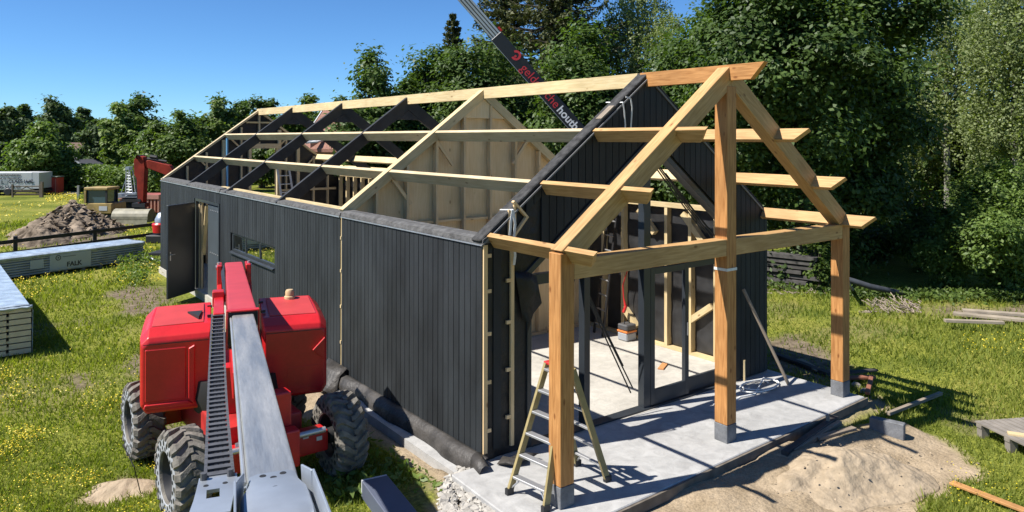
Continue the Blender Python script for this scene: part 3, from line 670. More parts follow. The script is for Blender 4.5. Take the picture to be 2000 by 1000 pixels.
# upper structure
MB_ = MB()
up_ = lbox(MB(), -1.5, .15, -.29, .29, .93, 1.12).build('turret_deck', REDD, lift, bevel=.02)
ct = MB()
for s_ in (-.20, .20):
    ct.prism([lp(-1.55, s_-.03, 1.1), lp(.25, s_-.03, 1.1), lp(.1, s_-.03, 1.40), lp(-.75, s_-.03, 1.75), lp(-1.05, s_-.03, 1.95), lp(-1.5, s_-.03, 1.95)], LS*.06)
ct.build('turret_side_plate', RED, lift, bevel=.008)
def cowl(sg):
    """moulded engine cover: sloped front, wide chamfers, sunk panel"""
    mb = MB(); o = lambda b, s, z: lp(b, sg*s, z)
    def shell(sec):
        n = len(sec[0]); P = [p for s in sec for p in s]; fs = []
        for i in range(len(sec)-1):
            for k in range(n): fs.append((i*n+k, i*n+(k+1) % n, (i+1)*n+(k+1) % n, (i+1)*n+k))
        fs.append(tuple(range(n))); fs.append(tuple(range((len(sec)-1)*n, len(sec)*n))[::-1]); mb.quadset(P, fs)
    def sec(b, si, so, zb, zt, ch_, dz=0):
        return [o(b, si, zb), o(b, so-.06, zb), o(b, so, zb+.10), o(b+.0, so, zt-ch_), o(b, so-ch_, zt), o(b, si, zt+.01)]
    shell([sec(.30, .33, 1.08, .66, 1.50, .06), sec(.27, .32, 1.11, .63, 1.56, .08), sec(.10, .31, 1.13, .63, 1.635, .10), sec(-.35, .31, 1.13, .80, 1.675, .10), sec(-.72, .31, 1.12, .80, 1.73, .12), sec(-.84, .34, 1.06, .84, 1.67, .14)])
    co = mb.build('engine_cowl' if sg > 0 else 'tank_cowl', RED, lift, bevel=.035, smooth=True, seg=3)
    pn = MB(); f = .300
    if sg > 0:
        # sunk front panel with its moulded rib
        pn.prism([o(f-.01, .60, .78), o(f-.01, 1.06, .78), o(f-.01, 1.06, 1.42), o(f-.01, .60, 1.42)], LB*.022)
        pn.prism([o(f-.01, .50, .70), o(f-.01, .575, .78), o(f-.01, .575, 1.40), o(f-.01, .50, 1.44)], LB*.045)
        pn.prism([o(f-.01, .50, .70), o(f-.01, 1.08, .70), o(f-.01, 1.06, .755), o(f-.01, .575, .755)], LB*.035)
    else:
        pn.prism([o(f-.01, .92, 1.22), o(f-.01, 1.08, 1.38), o(f-.01, 1.08, 1.08)], LB*.05)
        pn.prism([o(f-.01, .60, .72), o(f-.01, 1.04, .72), o(f-.01, 1.04, 1.02), o(f-.01, .60, 1.02)], LB*.012)
    pn.build('front_panel', RED, co, bevel=.01)
    sm_ = MB(); sm_.prism([o(.302, .34, 1.475), o(.302, 1.08, 1.475), o(.302, 1.08, 1.483), o(.302, .34, 1.483)], LB*.004); sm_.prism([o(.10, 1.126, .66), o(.108, 1.126, .66), o(.108, 1.126, 1.5), o(.10, 1.126, 1.5)], LS*(.004*sg)); sm_.build('seam', DARK, co)
    ld = MB()
    ld.prism([o(.06, .40, 1.648), o(.06, 1.0, 1.638), o(-.66, .98, 1.726), o(-.66, .40, 1.736)], (0, 0, .010))
    ld.build('lid', mat('matt_red', (.52, .045, .045), .6, var=.12, vscale=3), co, bevel=.004)
    lt = MB()
    for q in (-.1, -.55): lt.beam(o(q, .36, 1.68+.06*abs(q)), o(q, .30, 1.68+.06*abs(q)), .03, .03)
    lt.build('latch', DARK, co)
    if sg > 0:
        MB().prism([o(-.30, .60, 1.672), o(-.02, .46, 1.66), o(-.30, .42, 1.672)], (0, 0, .05)).build('scoop', DARK, co)
    return co
cl1 = cowl(1); cl2 = cowl(-1)
bp_ = lp(-.60, -.72, 1.72)
MB().lathe([(.075, 0), (.075, .04), (.06, .05), (.06, .11), (.045, .135), (0, .14)], bp_, (0, 0, 1), 20).build('beacon', AMBER, lift, smooth=True)
# boom: red outer tube, steel inner tube, jib head; raised a few degrees towards the basket
B2 = V((-.2715, -.9624, 0)); S2 = V((-.9624, .2715, 0)); UPZ = V((0, 0, 1))
def bq(b, s, z=0): return V((LC.x, LC.y, 0))+B2*b+S2*(s+.02)+UPZ*(2.15+.068*(b+1.49)+z)
def bbox(mb, b0, b1, s0, s1, z0, z1):
    return mb.beam(bq(b0, (s0+s1)/2, (z0+z1)/2), bq(b1, (s0+s1)/2, (z0+z1)/2), abs(s1-s0), z1-z0)
BR = mat('sunlit_red', (.50, .045, .055), .55, var=.10, vscale=3)
bbox(MB(), -1.49, 3.45, -.122, .122, -.30, 0).build('outer_boom', BR, lift, bevel=.02, smooth=True, seg=2)
col_ = MB()
bbox(col_, 3.38, 3.48, -.138, .138, -.318, -.305); bbox(col_, 3.38, 3.48, -.138, .138, .002, .016); bbox(col_, 3.382, 3.478, .125, .138, -.305, .002); bbox(col_, 3.382, 3.478, -.138, -.125, -.305, .002)
col_.build('boom_collar', RED, lift, bevel=.004)
bbox(MB(), 3.452, 3.458, -.119, .119, -.29, -.008).build('boom_mouth', DARK, lift)
bbox(MB(), 3.0, 7.50, -.091, .091, -.26, -.024).build('inner_boom', STEEL, lift, bevel=.015, smooth=True, seg=2)
MB().tube([bq(3.46, .099, -.05), bq(7.4, .100, -.05)], .009, 8).build('hydraulic_pipe', ALU, lift, smooth=True)
for s_ in (-.195, .195):
    bbox(MB(), -1.55, -1.0, s_-.035, s_+.035, -.55, .0).build('boom_pivot', RED, lift, bevel=.01)
    MB().tube([bq(-1.4, s_*1.17-.02, -.06), bq(-1.4, s_*1.17+.02, -.06)], .035, 14).build('pivot_pin', ALU, lift)
    MB().tube([bq(-1.2, s_*1.05, .0), bq(-1.2, s_*1.05, .035)], .02, 8).build('grease_cap', ALU, lift)
rb_ = bbox(MB(), 1.9, 3.05, .150, .245, -.16, -.06); bbox(rb_, 1.75, 1.95, .145, .262, -.16, .0); rb_.build('chain_tray', RED, lift, bevel=.008)
for k in range(3):
    MB().tube([bq(-1.2, .135+.012*k, -.02-.03*k), bq(-.3, .142+.012*k, .01-.02*k), bq(.8, .136+.01*k, -.03), bq(1.9, .138, -.05-.03*k)], .011, 7).build('hose', RUBD, lift, smooth=True)
# energy chain
sd = MB(); n = 37; cc = MB(); cb = MB()
def cpos(t):
    return 3.0+t*(7.16-3.0), .203-.012*t+.006*math.sin(t*4), -.09-.14*math.sin(math.pi*t)**.9-.02*t
pl, pr = [], []
for i in range(n+1):
    b, s_, z = cpos(i/n); pl.append(bq(b, s_-.052, z)); pr.append(bq(b, s_+.052, z))
for i in range(n):
    for A in (pl, pr): sd.beam(A[i], A[i+1]*.95+A[i]*.05, .013, .045)
    m0 = (pl[i]+pl[i+1])/2; m1 = (pr[i]+pr[i+1])/2; cc.beam(m0+UPZ*.018, m1+UPZ*.018, .032, .010)
for k in range(4):
    cb.tube([pl[i].lerp(pr[i], .2+.2*k)-UPZ*.012 for i in range(0, n+1, 3)], .011, 6)
sdo = sd.build('energy_chain', CHAIN, lift); cc.build('chain_link', CHAIN, sdo); cb.build('cable', RUBD, sdo, smooth=True)
# bracket plate carrying the chain, with a square cut-out
zp, f_ = -.115, .014
pb = MB()
for poly in ([(7.12, .120), (7.12, .262), (7.26, .270), (7.26, .120)], [(7.26, .120), (7.26, .185), (7.345, .185), (7.345, .120)], [(7.26, .232), (7.26, .270), (7.345, .276), (7.345, .232)], [(7.345, .135), (7.345, .276), (7.50, .292), (7.50, .150)], [(7.17, .085), (7.17, .120), (7.33, .120), (7.29, .085)]):
    pb.prism([bq(b, s_, zp) for b, s_ in poly], (0, 0, f_))
pbo = pb.build('chain_bracket', GALV, lift)
bbox(MB(), 7.49, 7.502, .15, .292, zp-.06, zp-.001).build('bracket_lip', GALV, pbo)
bbox(MB(), 7.27, 7.335, .192, .226, zp-.05, zp-.035).build('bracket_bar', ALU, pbo)
for b, s_ in ((7.215, .165), (7.215, .235)): MB().lathe([(.010, 0), (.010, .0015), (0, .0015)], bq(b, s_, zp+f_), UPZ, 12).build('bolt_hole', DARK, pbo)
for s_ in (.145, .245): MB().lathe([(.013, 0), (.013, .028), (0, .028)], bq(7.145, s_, zp+f_), UPZ, 8).build('bolt', CHAIN, pbo)
# jib head: rounded saddle plate with side cheeks
def arc_sec(b, hw, zt):
    return [bq(b, s_, zt+dz) for (s_, dz) in ((-hw, -.24), (-hw, -.035), (-hw+.012, -.008), (-hw+.04, 0), (hw-.04, 0), (hw-.012, -.008), (hw, -.035), (hw, -.24))]
secs = [arc_sec(7.41, .094, -.016), arc_sec(7.50, .097, -.012), arc_sec(7.58, .118, -.012), arc_sec(7.76, .122, -.016), arc_sec(7.80, .122, -.03), arc_sec(7.835, .122, -.07), arc_sec(7.85, .122, -.14)]
P = [p for q in secs for p in q]; n = 8
MB().quadset(P, [(i*n+k, i*n+k+1, (i+1)*n+k+1, (i+1)*n+k) for i in range(len(secs)-1) for k in range(n-1)]).build('boom_head', GALV, lift, smooth=True)
for sg in (-1, 1):
    MB().beam(bq(7.46, sg*.107, -.07), bq(7.56, sg*.134, -.06), .009, .16).beam(bq(7.56, sg*.1345, -.06), bq(8.2, sg*.145, -.06), .009, .17).build('head_cheek', GALV, lift, bevel=.002)
for b, s_ in ((7.445, -.036), (7.445, .036), (7.475, 0), (7.575, 0)): MB().lathe([(.012, 0), (.012, .002), (0, .002)], bq(b, s_, -.0145), UPZ, 14).build('bolt_hole', DARK, lift)
bbox(MB(), 7.7, 8.4, -.075, .075, -.45, -.24).build('jib', RED, lift, bevel=.01)
MB().tube([bq(7.8, -.10, -.2), bq(7.9, -.10, -.12), bq(8.0, -.09, -.13)], .018, 8).build('hose_clamp', RED, lift)
lc = MB(); lbox(lc, .15, 1.7, -.10, .10, 1.15, 1.45); lbox(lc, .42, .62, -.20, .20, .62, 1.2); lc.tube([lp(.3, 0, 1.3), bq(2.2, 0, -.32)], .05, 12); lc.build('lift_cylinder', RED, lift, bevel=.01)
fl = MB().box(-2.62, -2.08, 2.50, 2.72, .3, .98); fl.build('chassis_front', RED, lift, bevel=.03, seg=2, smooth=True)
dl = MB()
for (x_, z_) in ((-1.95, .40), (-1.78, .34), (-2.75, .5)): dl.beam((x_, 2.485, z_), (x_+.07, 2.485, z_), .004, .05)
dl.build('decal', WHITE, lift)
st_ = MB(); st_.tube([(-2.72, 2.4, .55), (-2.66, 2.25, .62), (-2.58, 2.4, .5)], .018, 8); st_.build('tow_loop', ALU, lift)
# ------------------------------------------------------------------ crane over the roof
c0, c1, c2 = at(1263, 405, 17.5), at(969, 70, 17), at(840, -78, 16.8)
cax = unit(c1-c0)
crane = thing('mobile_crane', 'dark crane boom with red and white lettering slanting up behind the roof ridge', 'crane', (c0.x, c0.y, -.2))
tocam = unit(V(CAM)-c1); cw = unit(cax.cross(tocam)); cn = unit(cw.cross(cax)); cn = cn if cn.dot(tocam) > 0 else -cn
if cw.z < 0: cw = -cw
cpt = mat('crane_black', (.008, .012, .022), .45, var=.2)
MB().beam(c0, c1, .30, .30, up=cn).build('outer_boom', cpt, crane, bevel=.012)
MB().beam(c0-cw*.155+cn*.12, c1-cw*.155+cn*.12, .05, .012, up=cw).build('boom_edge', GALV, crane)
ibm = MB().beam(c1-cax*.5, c2+cax*1.5, .25, .25, up=cn)
ibo = ibm.build('inner_boom', mat('crane_silver', (.42, .47, .53), .4, metal=.25, var=.12, vscale=2), crane, bevel=.01)
gr_ = MB()
for k in (-.07, -.0, .07): gr_.beam(c1+cw*k+cn*.127, c2+cax*1.5+cw*k+cn*.127, .022, .006, up=cn)
gr_.build('boom_groove', DARK, ibo)
MB().beam(c1+cax*.0+cw*.17, c1+cax*.12+cw*.17, .05, .05, up=cn).build('boom_lamp', RED, crane)
xd = -cax; yd = cw; zd = cn
redL = mat('lettering_red', (.62, .035, .05), .5); whtL = mat('lettering_white', (.80, .82, .85), .5)
def cpnt(px, py, off): # point on the lettered face under a pixel's ray
    r = V(_fw+_rt*(px-1000)/F+_dn*(py-CY)/F); pl0 = c1+cn*.152; t = (pl0-V(CAM)).dot(cn)/r.dot(cn); return V(CAM)+r*t
org = cpnt(1015, 134, 0)
k_ = text('lettering', 'geldersche', .205, org, xd, yd, redL, crane, bold=.012)
wdt = max(v.co.dot(xd) for v in k_.data.vertices)-min(v.co.dot(xd) for v in k_.data.vertices)
want = (cpnt(1086, 211, 0)-org).length
k2 = text('lettering', 'houtbouw', .205*min(1.3, want/max(wdt, .1)), org+xd*(want+.04), yd=yd, xd=xd, m=whtL, parent=crane, bold=.02)
# rescale the red word to the length it has on the boom
bpy.data.objects.remove(k_); k_ = text('lettering', 'geldersche', .205*want/wdt, org, xd, yd, redL, crane, bold=.0)
em = MB(); ec = cpnt(1008, 108, 0)
def arc(a0, a1, r0, r1):
    A = [math.radians(a0+(a1-a0)*i/20) for i in range(21)]
    P = [ec+xd*math.cos(a)*r1+yd*math.sin(a)*r1 for a in A]+[ec+xd*math.cos(a)*r0+yd*math.sin(a)*r0 for a in A[::-1]]
    for i in range(20): em.prism([P[i], P[i+1], P[40-i], P[41-i]], cn*.002)
arc(-110, 60, .062, .115); arc(60, 165, .062, .115)
em.prism([ec-xd*.02-yd*.05, ec+xd*.03-yd*.05, ec+xd*.03+yd*.0, ec-xd*.02+yd*.0], cn*.002)
em.build('emblem', redL, crane)
# its carrier stands behind the right wall
pc = V((c0.x, c0.y, 0))
MB().lathe([(0, 2.2), (.35, 2.2), (.45, 1.2), (.5, 1.0), (0, 1.0)], (c0.x, c0.y, -.2), (0, 0, 1), 24).build('slewing_column', cpt, crane, smooth=True)
MB().box(c0.x-.9, c0.x+.9, c0.y-2, c0.y+3, .5, .8).build('carrier_bed', cpt, crane, bevel=.02)
for dx in (-.8, .8):
    for dy in (-1.4, 2.3):
        MB().lathe([(0, -.14), (.35, -.14), (.45, -.1), (.45, .1), (.35, .14), (0, .14)], (c0.x+dx, c0.y+dy, .25), (1, 0, 0), 24).build('wheel', RUBD, crane, smooth=True)
MB().beam(V((c0.x, c0.y, 1.9)), c0+cax*.6, .3, .3).build('boom_foot', cpt, crane)
# ------------------------------------------------------------------ ladders
def rail(mb, a, b, w=.03, h=.07, up=(0, 1, 0)): mb.beam(a, b, w, h, up=up)
sl = thing('step_ladder', 'double sided step ladder with yellowish rails and grey treads beside the nearest porch post', 'step ladder', (.22, .28, 0))
tops = {1: (V((.17, .45, 1.40)), V((.29, .45, 1.38))), -1: (V((.17, .14, 1.40)), V((.29, .14, 1.38)))}
feet = {1: (V((-.32, .52, .02)), V((.78, .60, .02))), -1: (V((-.25, -.03, .02)), V((.78, .08, .02)))}
for sg in (1, -1):
    for i in (0, 1):
        o = MB().beam(feet[sg][i], tops[sg][i], .035, .075, up=(1, 0, .3)).build('rail', YRAIL, sl)
        f = feet[sg][i]; MB().beam(f+V((0, 0, -.018)), f+V((0, 0, .05)), .05, .09, up=(1, 0, 0)).build('rubber_foot', RUBD, o)
for i in (0, 1):
    for k in range(1, 7 if i == 0 else 6):
        t = (k-.25)/6.0
        a = feet[1][i].lerp(tops[1][i], t); b = feet[-1][i].lerp(tops[-1][i], t)
        MB().beam(a-V((0, .02, 0)), b+V((0, .02, 0)), .085 if i == 0 else .045, .028).build('tread', ALU, sl, bevel=.004)
for sg in (1, -1):
    bs = MB(); a = feet[sg][0].lerp(tops[sg][0], .03); b = feet[sg][0].lerp(feet[-sg][0], .22).lerp(tops[sg][0], .115); bs.tube([a, b], .011, 6); bs.build('brace', ALU, sl); bs = MB()
    a = feet[sg][1].lerp(tops[sg][1], .03); b = feet[sg][1].lerp(feet[-sg][1], .22).lerp(tops[sg][1], .115); bs.tube([a, b], .011, 6); bs.build('brace', ALU, sl)
MB().box(.14, .22, .11, .48, 1.395, 1.425).build('top_cap', ORNG if False else mat('red_plastic', (.55, .03, .03), .5), sl, bevel=.006)
def ladder(name, label, foot, head, side, n, m, wid=.36, rung=None):
    t = thing(name, label, 'ladder', foot)
    for sg in (-.5, .5): MB().beam(V(foot)+V(side)*wid*sg, V(head)+V(side)*wid*sg*.92, .03, .065, up=side).build('rail', m, t)
    for k in range(n):
        q = V(foot).lerp(V(head), (k+.7)/n); MB().tube([q-V(side)*wid*.5, q+V(side)*wid*.5], .017, 6).build('rung', rung or ALU, t)
ladder('ladder', 'dark railed ladder with pale rungs leaning on the studs inside the right wall', (5.22, 4.86, .0), (5.55, 4.74, 2.70), unit((.25, .95, 0)), 9, RUBD)
ladder('ladder', 'aluminium ladder standing beside the window opening of the far gable', (3.98, 18.15, 0), (3.66, 18.60, 3.1), (1, 0, 0), 11, ALU, .44)
tag(MB().beam((1.80, 18.45, 0), (1.80, 18.5, 4.0), .05, .06, up=(0, 1, 0)).build('pole', BLUE), 'thin light blue pole standing upright before the far gable', 'pole')
tag(MB().tube([(5.53, .75, .02), (5.10, 1.30, 1.52)], .028, 10).build('pole', OLDW, smooth=True), 'thin wooden pole leaning against the black gable right of the sliding doors', 'pole')
# braces of thin black rod tied across the gable opening
for lab, segs in (('bundle of thin black rods slanting across the open doorway beside the left mullion', [((1.80, 1.72, 2.05), (2.78, 1.62, .20)), ((1.84, 1.75, 2.05), (2.86, 1.66, .25)), ((1.88, 1.74, 2.0), (2.70, 1.70, .60))]),
                  ('single thin black rod hanging left of the left mullion', [((1.70, 1.66, 2.06), (1.32, 1.62, 1.25))]),
                  ('bundle of thin black rods slanting under the right slope of the front gable', [((3.18, 1.66, 3.74), (4.40, 1.60, 2.52)), ((3.24, 1.66, 3.74), (4.52, 1.60, 2.46)), ((3.55, 1.68, 3.50), (4.75, 1.60, 2.30)), ((3.62, 1.68, 3.46), (4.85, 1.62, 2.32)), ((3.30, 1.67, 3.72), (4.6, 1.62, 2.52))])):
    m = MB()
    for a, b in segs: m.tube([a, V(a).lerp(V(b), .5)+V((0, 0, -.015)), b], .011, 6)
    tag(m.build('rod_bundle', DARK, smooth=True), lab, 'rods')
# white webbing slings left on the gable
def sling(name, lab, paths, w_=.035):
    m = MB()
    for pth in paths:
        for a, b in zip(pth[:-1], pth[1:]): m.beam(a, b, w_, .006, up=(0, -1, .2))
    tag(m.build(name, WEB), lab, 'sling')
y_ = yf-.05
sling('sling', 'white webbing sling hanging from the foot of the front gable slope', [[(.32, yf+.2, 3.085), (.33, y_, 3.10), (.37, y_, 2.92), (.345, y_, 2.72), (.37, y_, 2.52), (.35, y_, 2.40)], [(.32, y_-.01, 3.09), (.29, y_-.015, 2.95), (.285, y_, 2.78)]])
sling('sling', 'pale webbing sling looped over the front gable slope below the ridge', [[(2.26, yf+.25, 4.53), (2.30, y_, 4.52), (2.33, y_, 4.40), (2.35, y_, 4.20), (2.34, y_, 4.10)], [(2.36, y_, 4.60), (2.46, y_, 4.58), (2.49, y_, 4.45), (2.46, y_, 4.12)]], .024)
tag(MB().beam((1.92, yf+.05, 4.275), (2.18, yf+.05, 4.465), .11, .022).build('scrap_board', OLDW), 'short scrap of pale board lying on the front gable slope', 'board')
# things lying inside and on the slab
hz = thing('tool_case', 'grey tool case with an orange band on the floor by the right wall', 'tool case', (5.40, 4.25, 0))
MB().box(5.28, 5.56, 4.12, 4.38, 0, .16).build('case', mat('case_grey', (.35, .37, .40), .5), hz, bevel=.02)
MB().box(5.275, 5.565, 4.115, 4.385, .162, .20).build('band', ORNG, hz, bevel=.006)
MB().box(5.28, 5.56, 4.12, 4.38, .202, .32).build('lid', mat('case_dark', (.08, .08, .085), .5), hz, bevel=.02)
MB().tube([(5.35, 4.25, .32), (5.35, 4.25, .37), (5.49, 4.25, .37), (5.49, 4.25, .32)], .012, 6).build('handle', RUBD, hz)
tag(MB().tube([(5.58, 4.18, 1.55), (5.50, 4.3, 1.4), (5.48, 4.42, 1.05), (5.50, 4.42, .8), (5.52, 4.38, .62), (5.50, 4.42, .5)], [.012, .012, .012, .012, .03, .035], 8).build('hose', mat('red_hose', (.65, .03, .03), .45), smooth=True), 'red hose hanging from a stud above the tool case', 'hose')
for (x_, y2, a, lab) in ((4.48, 2.54, .5, 'flat orange brown offcut lying on the concrete floor'),):
    d = V((math.cos(a), math.sin(a), 0)); tag(MB().beam(V((x_, y2, .012)), V((x_, y2, .012))+d*.35, .10, .022).build('offcut', mat('offcut_orange', (.60, .27, .10), .7)), lab, 'offcut')
cp_ = []
for i in range(58):
    a = i*.23; r = .20+.06*math.sin(i*.31)+.002*i; cp_.append((5.02+r*1.5*math.cos(a), .98+r*.8*math.sin(a), .014+.0008*i+.006*math.sin(i*1.3)**2))
cp_ += [(4.7, .80, .012), (4.4, .86, .012), (4.05, .78, .012), (3.8, .9, .012)]
tag(MB().tube(cp_, .012, 6).build('cable', WEB, smooth=True), 'coil of white cable lying on the porch slab near the sliding doors', 'cable')
tag(MB().box(4.46, 4.49, 1.31, 1.34, 0, .3).build('stake', SPRU), 'short pale stake standing at the gable foot nearer the sliding doors', 'stake')
tag(MB().box(5.13, 5.16, 1.30, 1.33, 0, .34).build('stake', SPRU), 'short pale stake standing at the gable foot beside the leaning pole', 'stake')
# ------------------------------------------------------------------ panel stacks
U_ = V((1, 0, 0)); W_ = V((0, 1, 0))
film = mat('plastic_film', (.42, .50, .58), .22, var=.25, vscale=4, bump=.5, bscale=9, spec=.7)
panel_side = mat('panel_edge_grey', (.42, .46, .47), .45, var=.22, vscale=3, bump=.2, bscale=12)
cream = mat('panel_end_cream', (.78, .66, .42), .7, var=.10, vscale=5)
def stack_axes(a, b): d = unit(V(b)-V(a)); d.z = 0; d = unit(d); return d, V((-d.y, d.x, 0))
fa, fb = gr(-60, 560), gr(281, 511)
fd, fn = stack_axes(fa, fb); fl_ = (fb-fa).length
t = thing('panel_stack', 'long film wrapped stack of grey ribbed panels with a printed sheet before the rail fence', 'panel stack', fa)
m = MB(); nl = 8; hh = .60
for k in range(nl):
    z0 = -.12+k*hh/nl
    m.prism([fa+fn*.02+V((0, 0, .2+z0)), fa+fn*.0+V((0, 0, .2+z0+.018)), fa+fn*.0+V((0, 0, .2+z0+hh/nl*.62)), fa+fn*.03+V((0, 0, .2+z0+hh/nl*.82)), fa+fn*1.1+V((0, 0, .2+z0+hh/nl*.82)), fa+fn*1.1+V((0, 0, .2+z0))], fd*(fl_+.02*math.sin(k*2.1)))
m.build('panels', panel_side, t)
zt = fa.z+.2-.12+hh
m = MB(); rows = []
for i in range(60):
    q = fa+fd*(fl_+.03)*i/59; w1 = .012*math.sin(i*1.7)+.012*vnoise(i, 0, 2.2, 3)
    rows.append([q-fn*(.012)+V((0, 0, zt-.10-q.z+w1)), q-fn*.014+V((0, 0, zt-.02-q.z)), q+fn*.03+V((0, 0, zt+.012-q.z)), q+fn*.35+V((0, 0, zt+.016+w1-q.z)), q+fn*.8+V((0, 0, zt+.012+w1-q.z)), q+fn*1.08+V((0, 0, zt+.01-q.z)), q+fn*1.12+V((0, 0, zt-.15-q.z))])
cloth('film', rows, film, t, th=.004)
m = MB()
for k in range(9): q = fa+fd*(.4+k*(fl_-.8)/8); m.prism([q+V((0, 0, .0)), q+fd*.09, q+fd*.09+fn*1.1, q+fn*1.1], (0, 0, .08))
m.build('skid', OLDW, t)
sheet = mat('printed_sheet', (.52, .57, .57), .5, var=.05)
def fpt(px, py):
    r = V(_fw+_rt*(px-1000)/F+_dn*(py-CY)/F); q = (fa-fn*.018-V(CAM)).dot(fn)/r.dot(fn); return V(CAM)+r*q
sa, sb = fpt(97, 520), fpt(178, 510); sx0 = (sa-fa).dot(fd); sx1 = (sb-fa).dot(fd)
MB().prism([fa-fn*.012+fd*sx0+V((0, 0, .13)), fa-fn*.012+fd*sx1+V((0, 0, .13)), fa-fn*.012+fd*sx1+V((0, 0, .60)), fa-fn*.012+fd*sx0+V((0, 0, .60))], -fn*.008).build('printed_sheet', sheet, t)
sc_ = fa+fd*(sx0-.55); MB().prism([sc_-fn*.012+V((0, 0, .25)), sc_-fn*.012+fd*.38+V((0, 0, .25)), sc_-fn*.012+fd*.38+V((0, 0, .52)), sc_-fn*.012+V((0, 0, .52))], -fn*.006).build('label', sheet, t)
ink = mat('dark_ink', (.03, .035, .05), .5)
sw = sx1-sx0
text('lettering', 'FALK', .20, fa-fn*.0215+fd*(sx0+sw*.40)+V((0, 0, .20)), fd, (0, 0, 1), ink, t, bold=.03)
text('lettering', 'FALK PANELEN', .062, fa-fn*.0215+fd*(sx0+sw*.30)+V((0, 0, .50)), fd, (0, 0, 1), mat('faint_ink', (.2, .23, .25), .5), t) if False else None
em = MB(); o_ = fa-fn*.0205+fd*(sx0+sw*.20)+V((0, 0, .50))
for k in range(12):
    a, b = 2*math.pi*k/12, 2*math.pi*(k+.8)/12
    em.prism([o_+(fd*math.cos(a)+V((0, 0, 1))*math.sin(a))*.055, o_+(fd*math.cos(b)+V((0, 0, 1))*math.sin(b))*.055, o_+(fd*math.cos(b)+V((0, 0, 1))*math.sin(b))*.085, o_+(fd*math.cos(a)+V((0, 0, 1))*math.sin(a))*.085], -fn*.003)
em.prism([o_+(fd*math.cos(a)+V((0, 0, 1))*math.sin(a))*.025 for a in np.linspace(0, 6.28, 9)[:-1]], -fn*.003)
em.build('emblem', ink, t)
ln = MB()
for k in range(9): q = fa-fn*.0205+fd*(sx0+sw*(.30+.035*k))+V((0, 0, .505)); ln.prism([q, q+fd*.05, q+fd*.05+V((0, 0, .022)), q+V((0, 0, .022))], -fn*.002)
ln.build('small_print', mat('faint_ink', (.2, .23, .25), .5), t)
# stack at the left edge of the picture
pa = gr(63, 692); pd = V((-.035, 1, 0)).normalized(); pn2 = V((-pd.y, pd.x, 0)); ph = .96
t = thing('panel_stack', 'tall stack of cream ended panels under bluish film at the left edge', 'panel stack', pa)
m = MB(); n = 8
for k in range(n):
    z0 = .04+k*(ph-.04)/n; h_ = (ph-.04)/n-.022
    for q in range(3):
        o_ = q*.40+(.006*math.sin(k*3+q)); o2 = .375+q*.40
        m.prism([pa+pn2*(.02+o_)+V((0, 0, z0)), pa+pn2*o2+V((0, 0, z0)), pa+pn2*o2+V((0, 0, z0+h_)), pa+pn2*(.02+o_)+V((0, 0, z0+h_))], pd*6)
    m.prism([pa+pn2*.02+pd*.02+V((0, 0, z0)), pa+pn2*1.18+pd*.02+V((0, 0, z0)), pa+pn2*1.18+pd*.02+V((0, 0, z0+h_*.45)), pa+pn2*.02+pd*.02+V((0, 0, z0+h_*.45))], pd*5.9)
m.build('panels', cream, t)
MB().prism([pa+pn2*.06+pd*.08+V((0, 0, .04)), pa+pn2*1.16+pd*.08+V((0, 0, .04)), pa+pn2*1.16+pd*.08+V((0, 0, ph-.03)), pa+pn2*.06+pd*.08+V((0, 0, ph-.03))], pd*5.8).build('panel_core', DARK, t)
rows = []
for i in range(40):
    q = pa+pd*(-.015+6.05*i/39); w1 = .02*vnoise(i, 0, 1.3, 8)
    rows.append([q+pn2*(.0-.004)+V((0, 0, .03)), q+pn2*(-.008+.006*(i % 2))+V((0, 0, ph*.5)), q+pn2*(-.012)+V((0, 0, ph-.10)), q+pn2*.05+V((0, 0, ph+.012)), q+pn2*.3+V((0, 0, ph+.01+w1)), q+pn2*.6+V((0, 0, ph+.01+w1)), q+pn2*.9+V((0, 0, ph+.01+w1*.6)), q+pn2*1.2+V((0, 0, ph+.01)), q+pn2*1.23+V((0, 0, ph*.5))])
cloth('film', rows, film, t, th=.004)
fe = []
for j in range(14):
    s_ = .0+1.2*j/13; fe.append([pa+pn2*s_-pd*.01+V((0, 0, ph+.008)), pa+pn2*s_-pd*.035+V((0, 0, ph-.02-.01*(j % 2))), pa+pn2*s_-pd*.02+V((0, 0, ph-.06-.015*math.sin(j*1.9)))])
cloth('film_edge', fe, film, t, th=.004)
m = MB()
for k in range(5): q = pa+pd*(.3+k*1.3); m.prism([q, q+pd*.1, q+pd*.1+pn2*1.2, q+pn2*1.2], (0, 0, .038))
m.build('skid', OLDW, t)
# ------------------------------------------------------------------ rail fence of black posts
fence = thing('rail_fence', 'black wooden rail fence crossing the meadow in front of the dirt heap', 'fence', gr(30, 505))
e0, e1 = gr(30, 505), gr(185, 483); d = unit(e1-e0); sp = (e1-e0).length
for k in range(-2, 4):
    q = e0+d*sp*k; MB().beam(q+V((0, 0, -.1)), q+V((0, 0, .78)), .13, .13, up=(0, 1, 0)).build('post', BLKP, fence, bevel=.006)
sd_ = V((d.y, -d.x, 0))
for z in (.62, .22): MB().beam(e0-d*sp*2.2+sd_*.09+V((0, 0, z)), e0+d*sp*3.4+sd_*.09+V((0, 0, z)), .045, .13).build('rail', BLKP, fence)
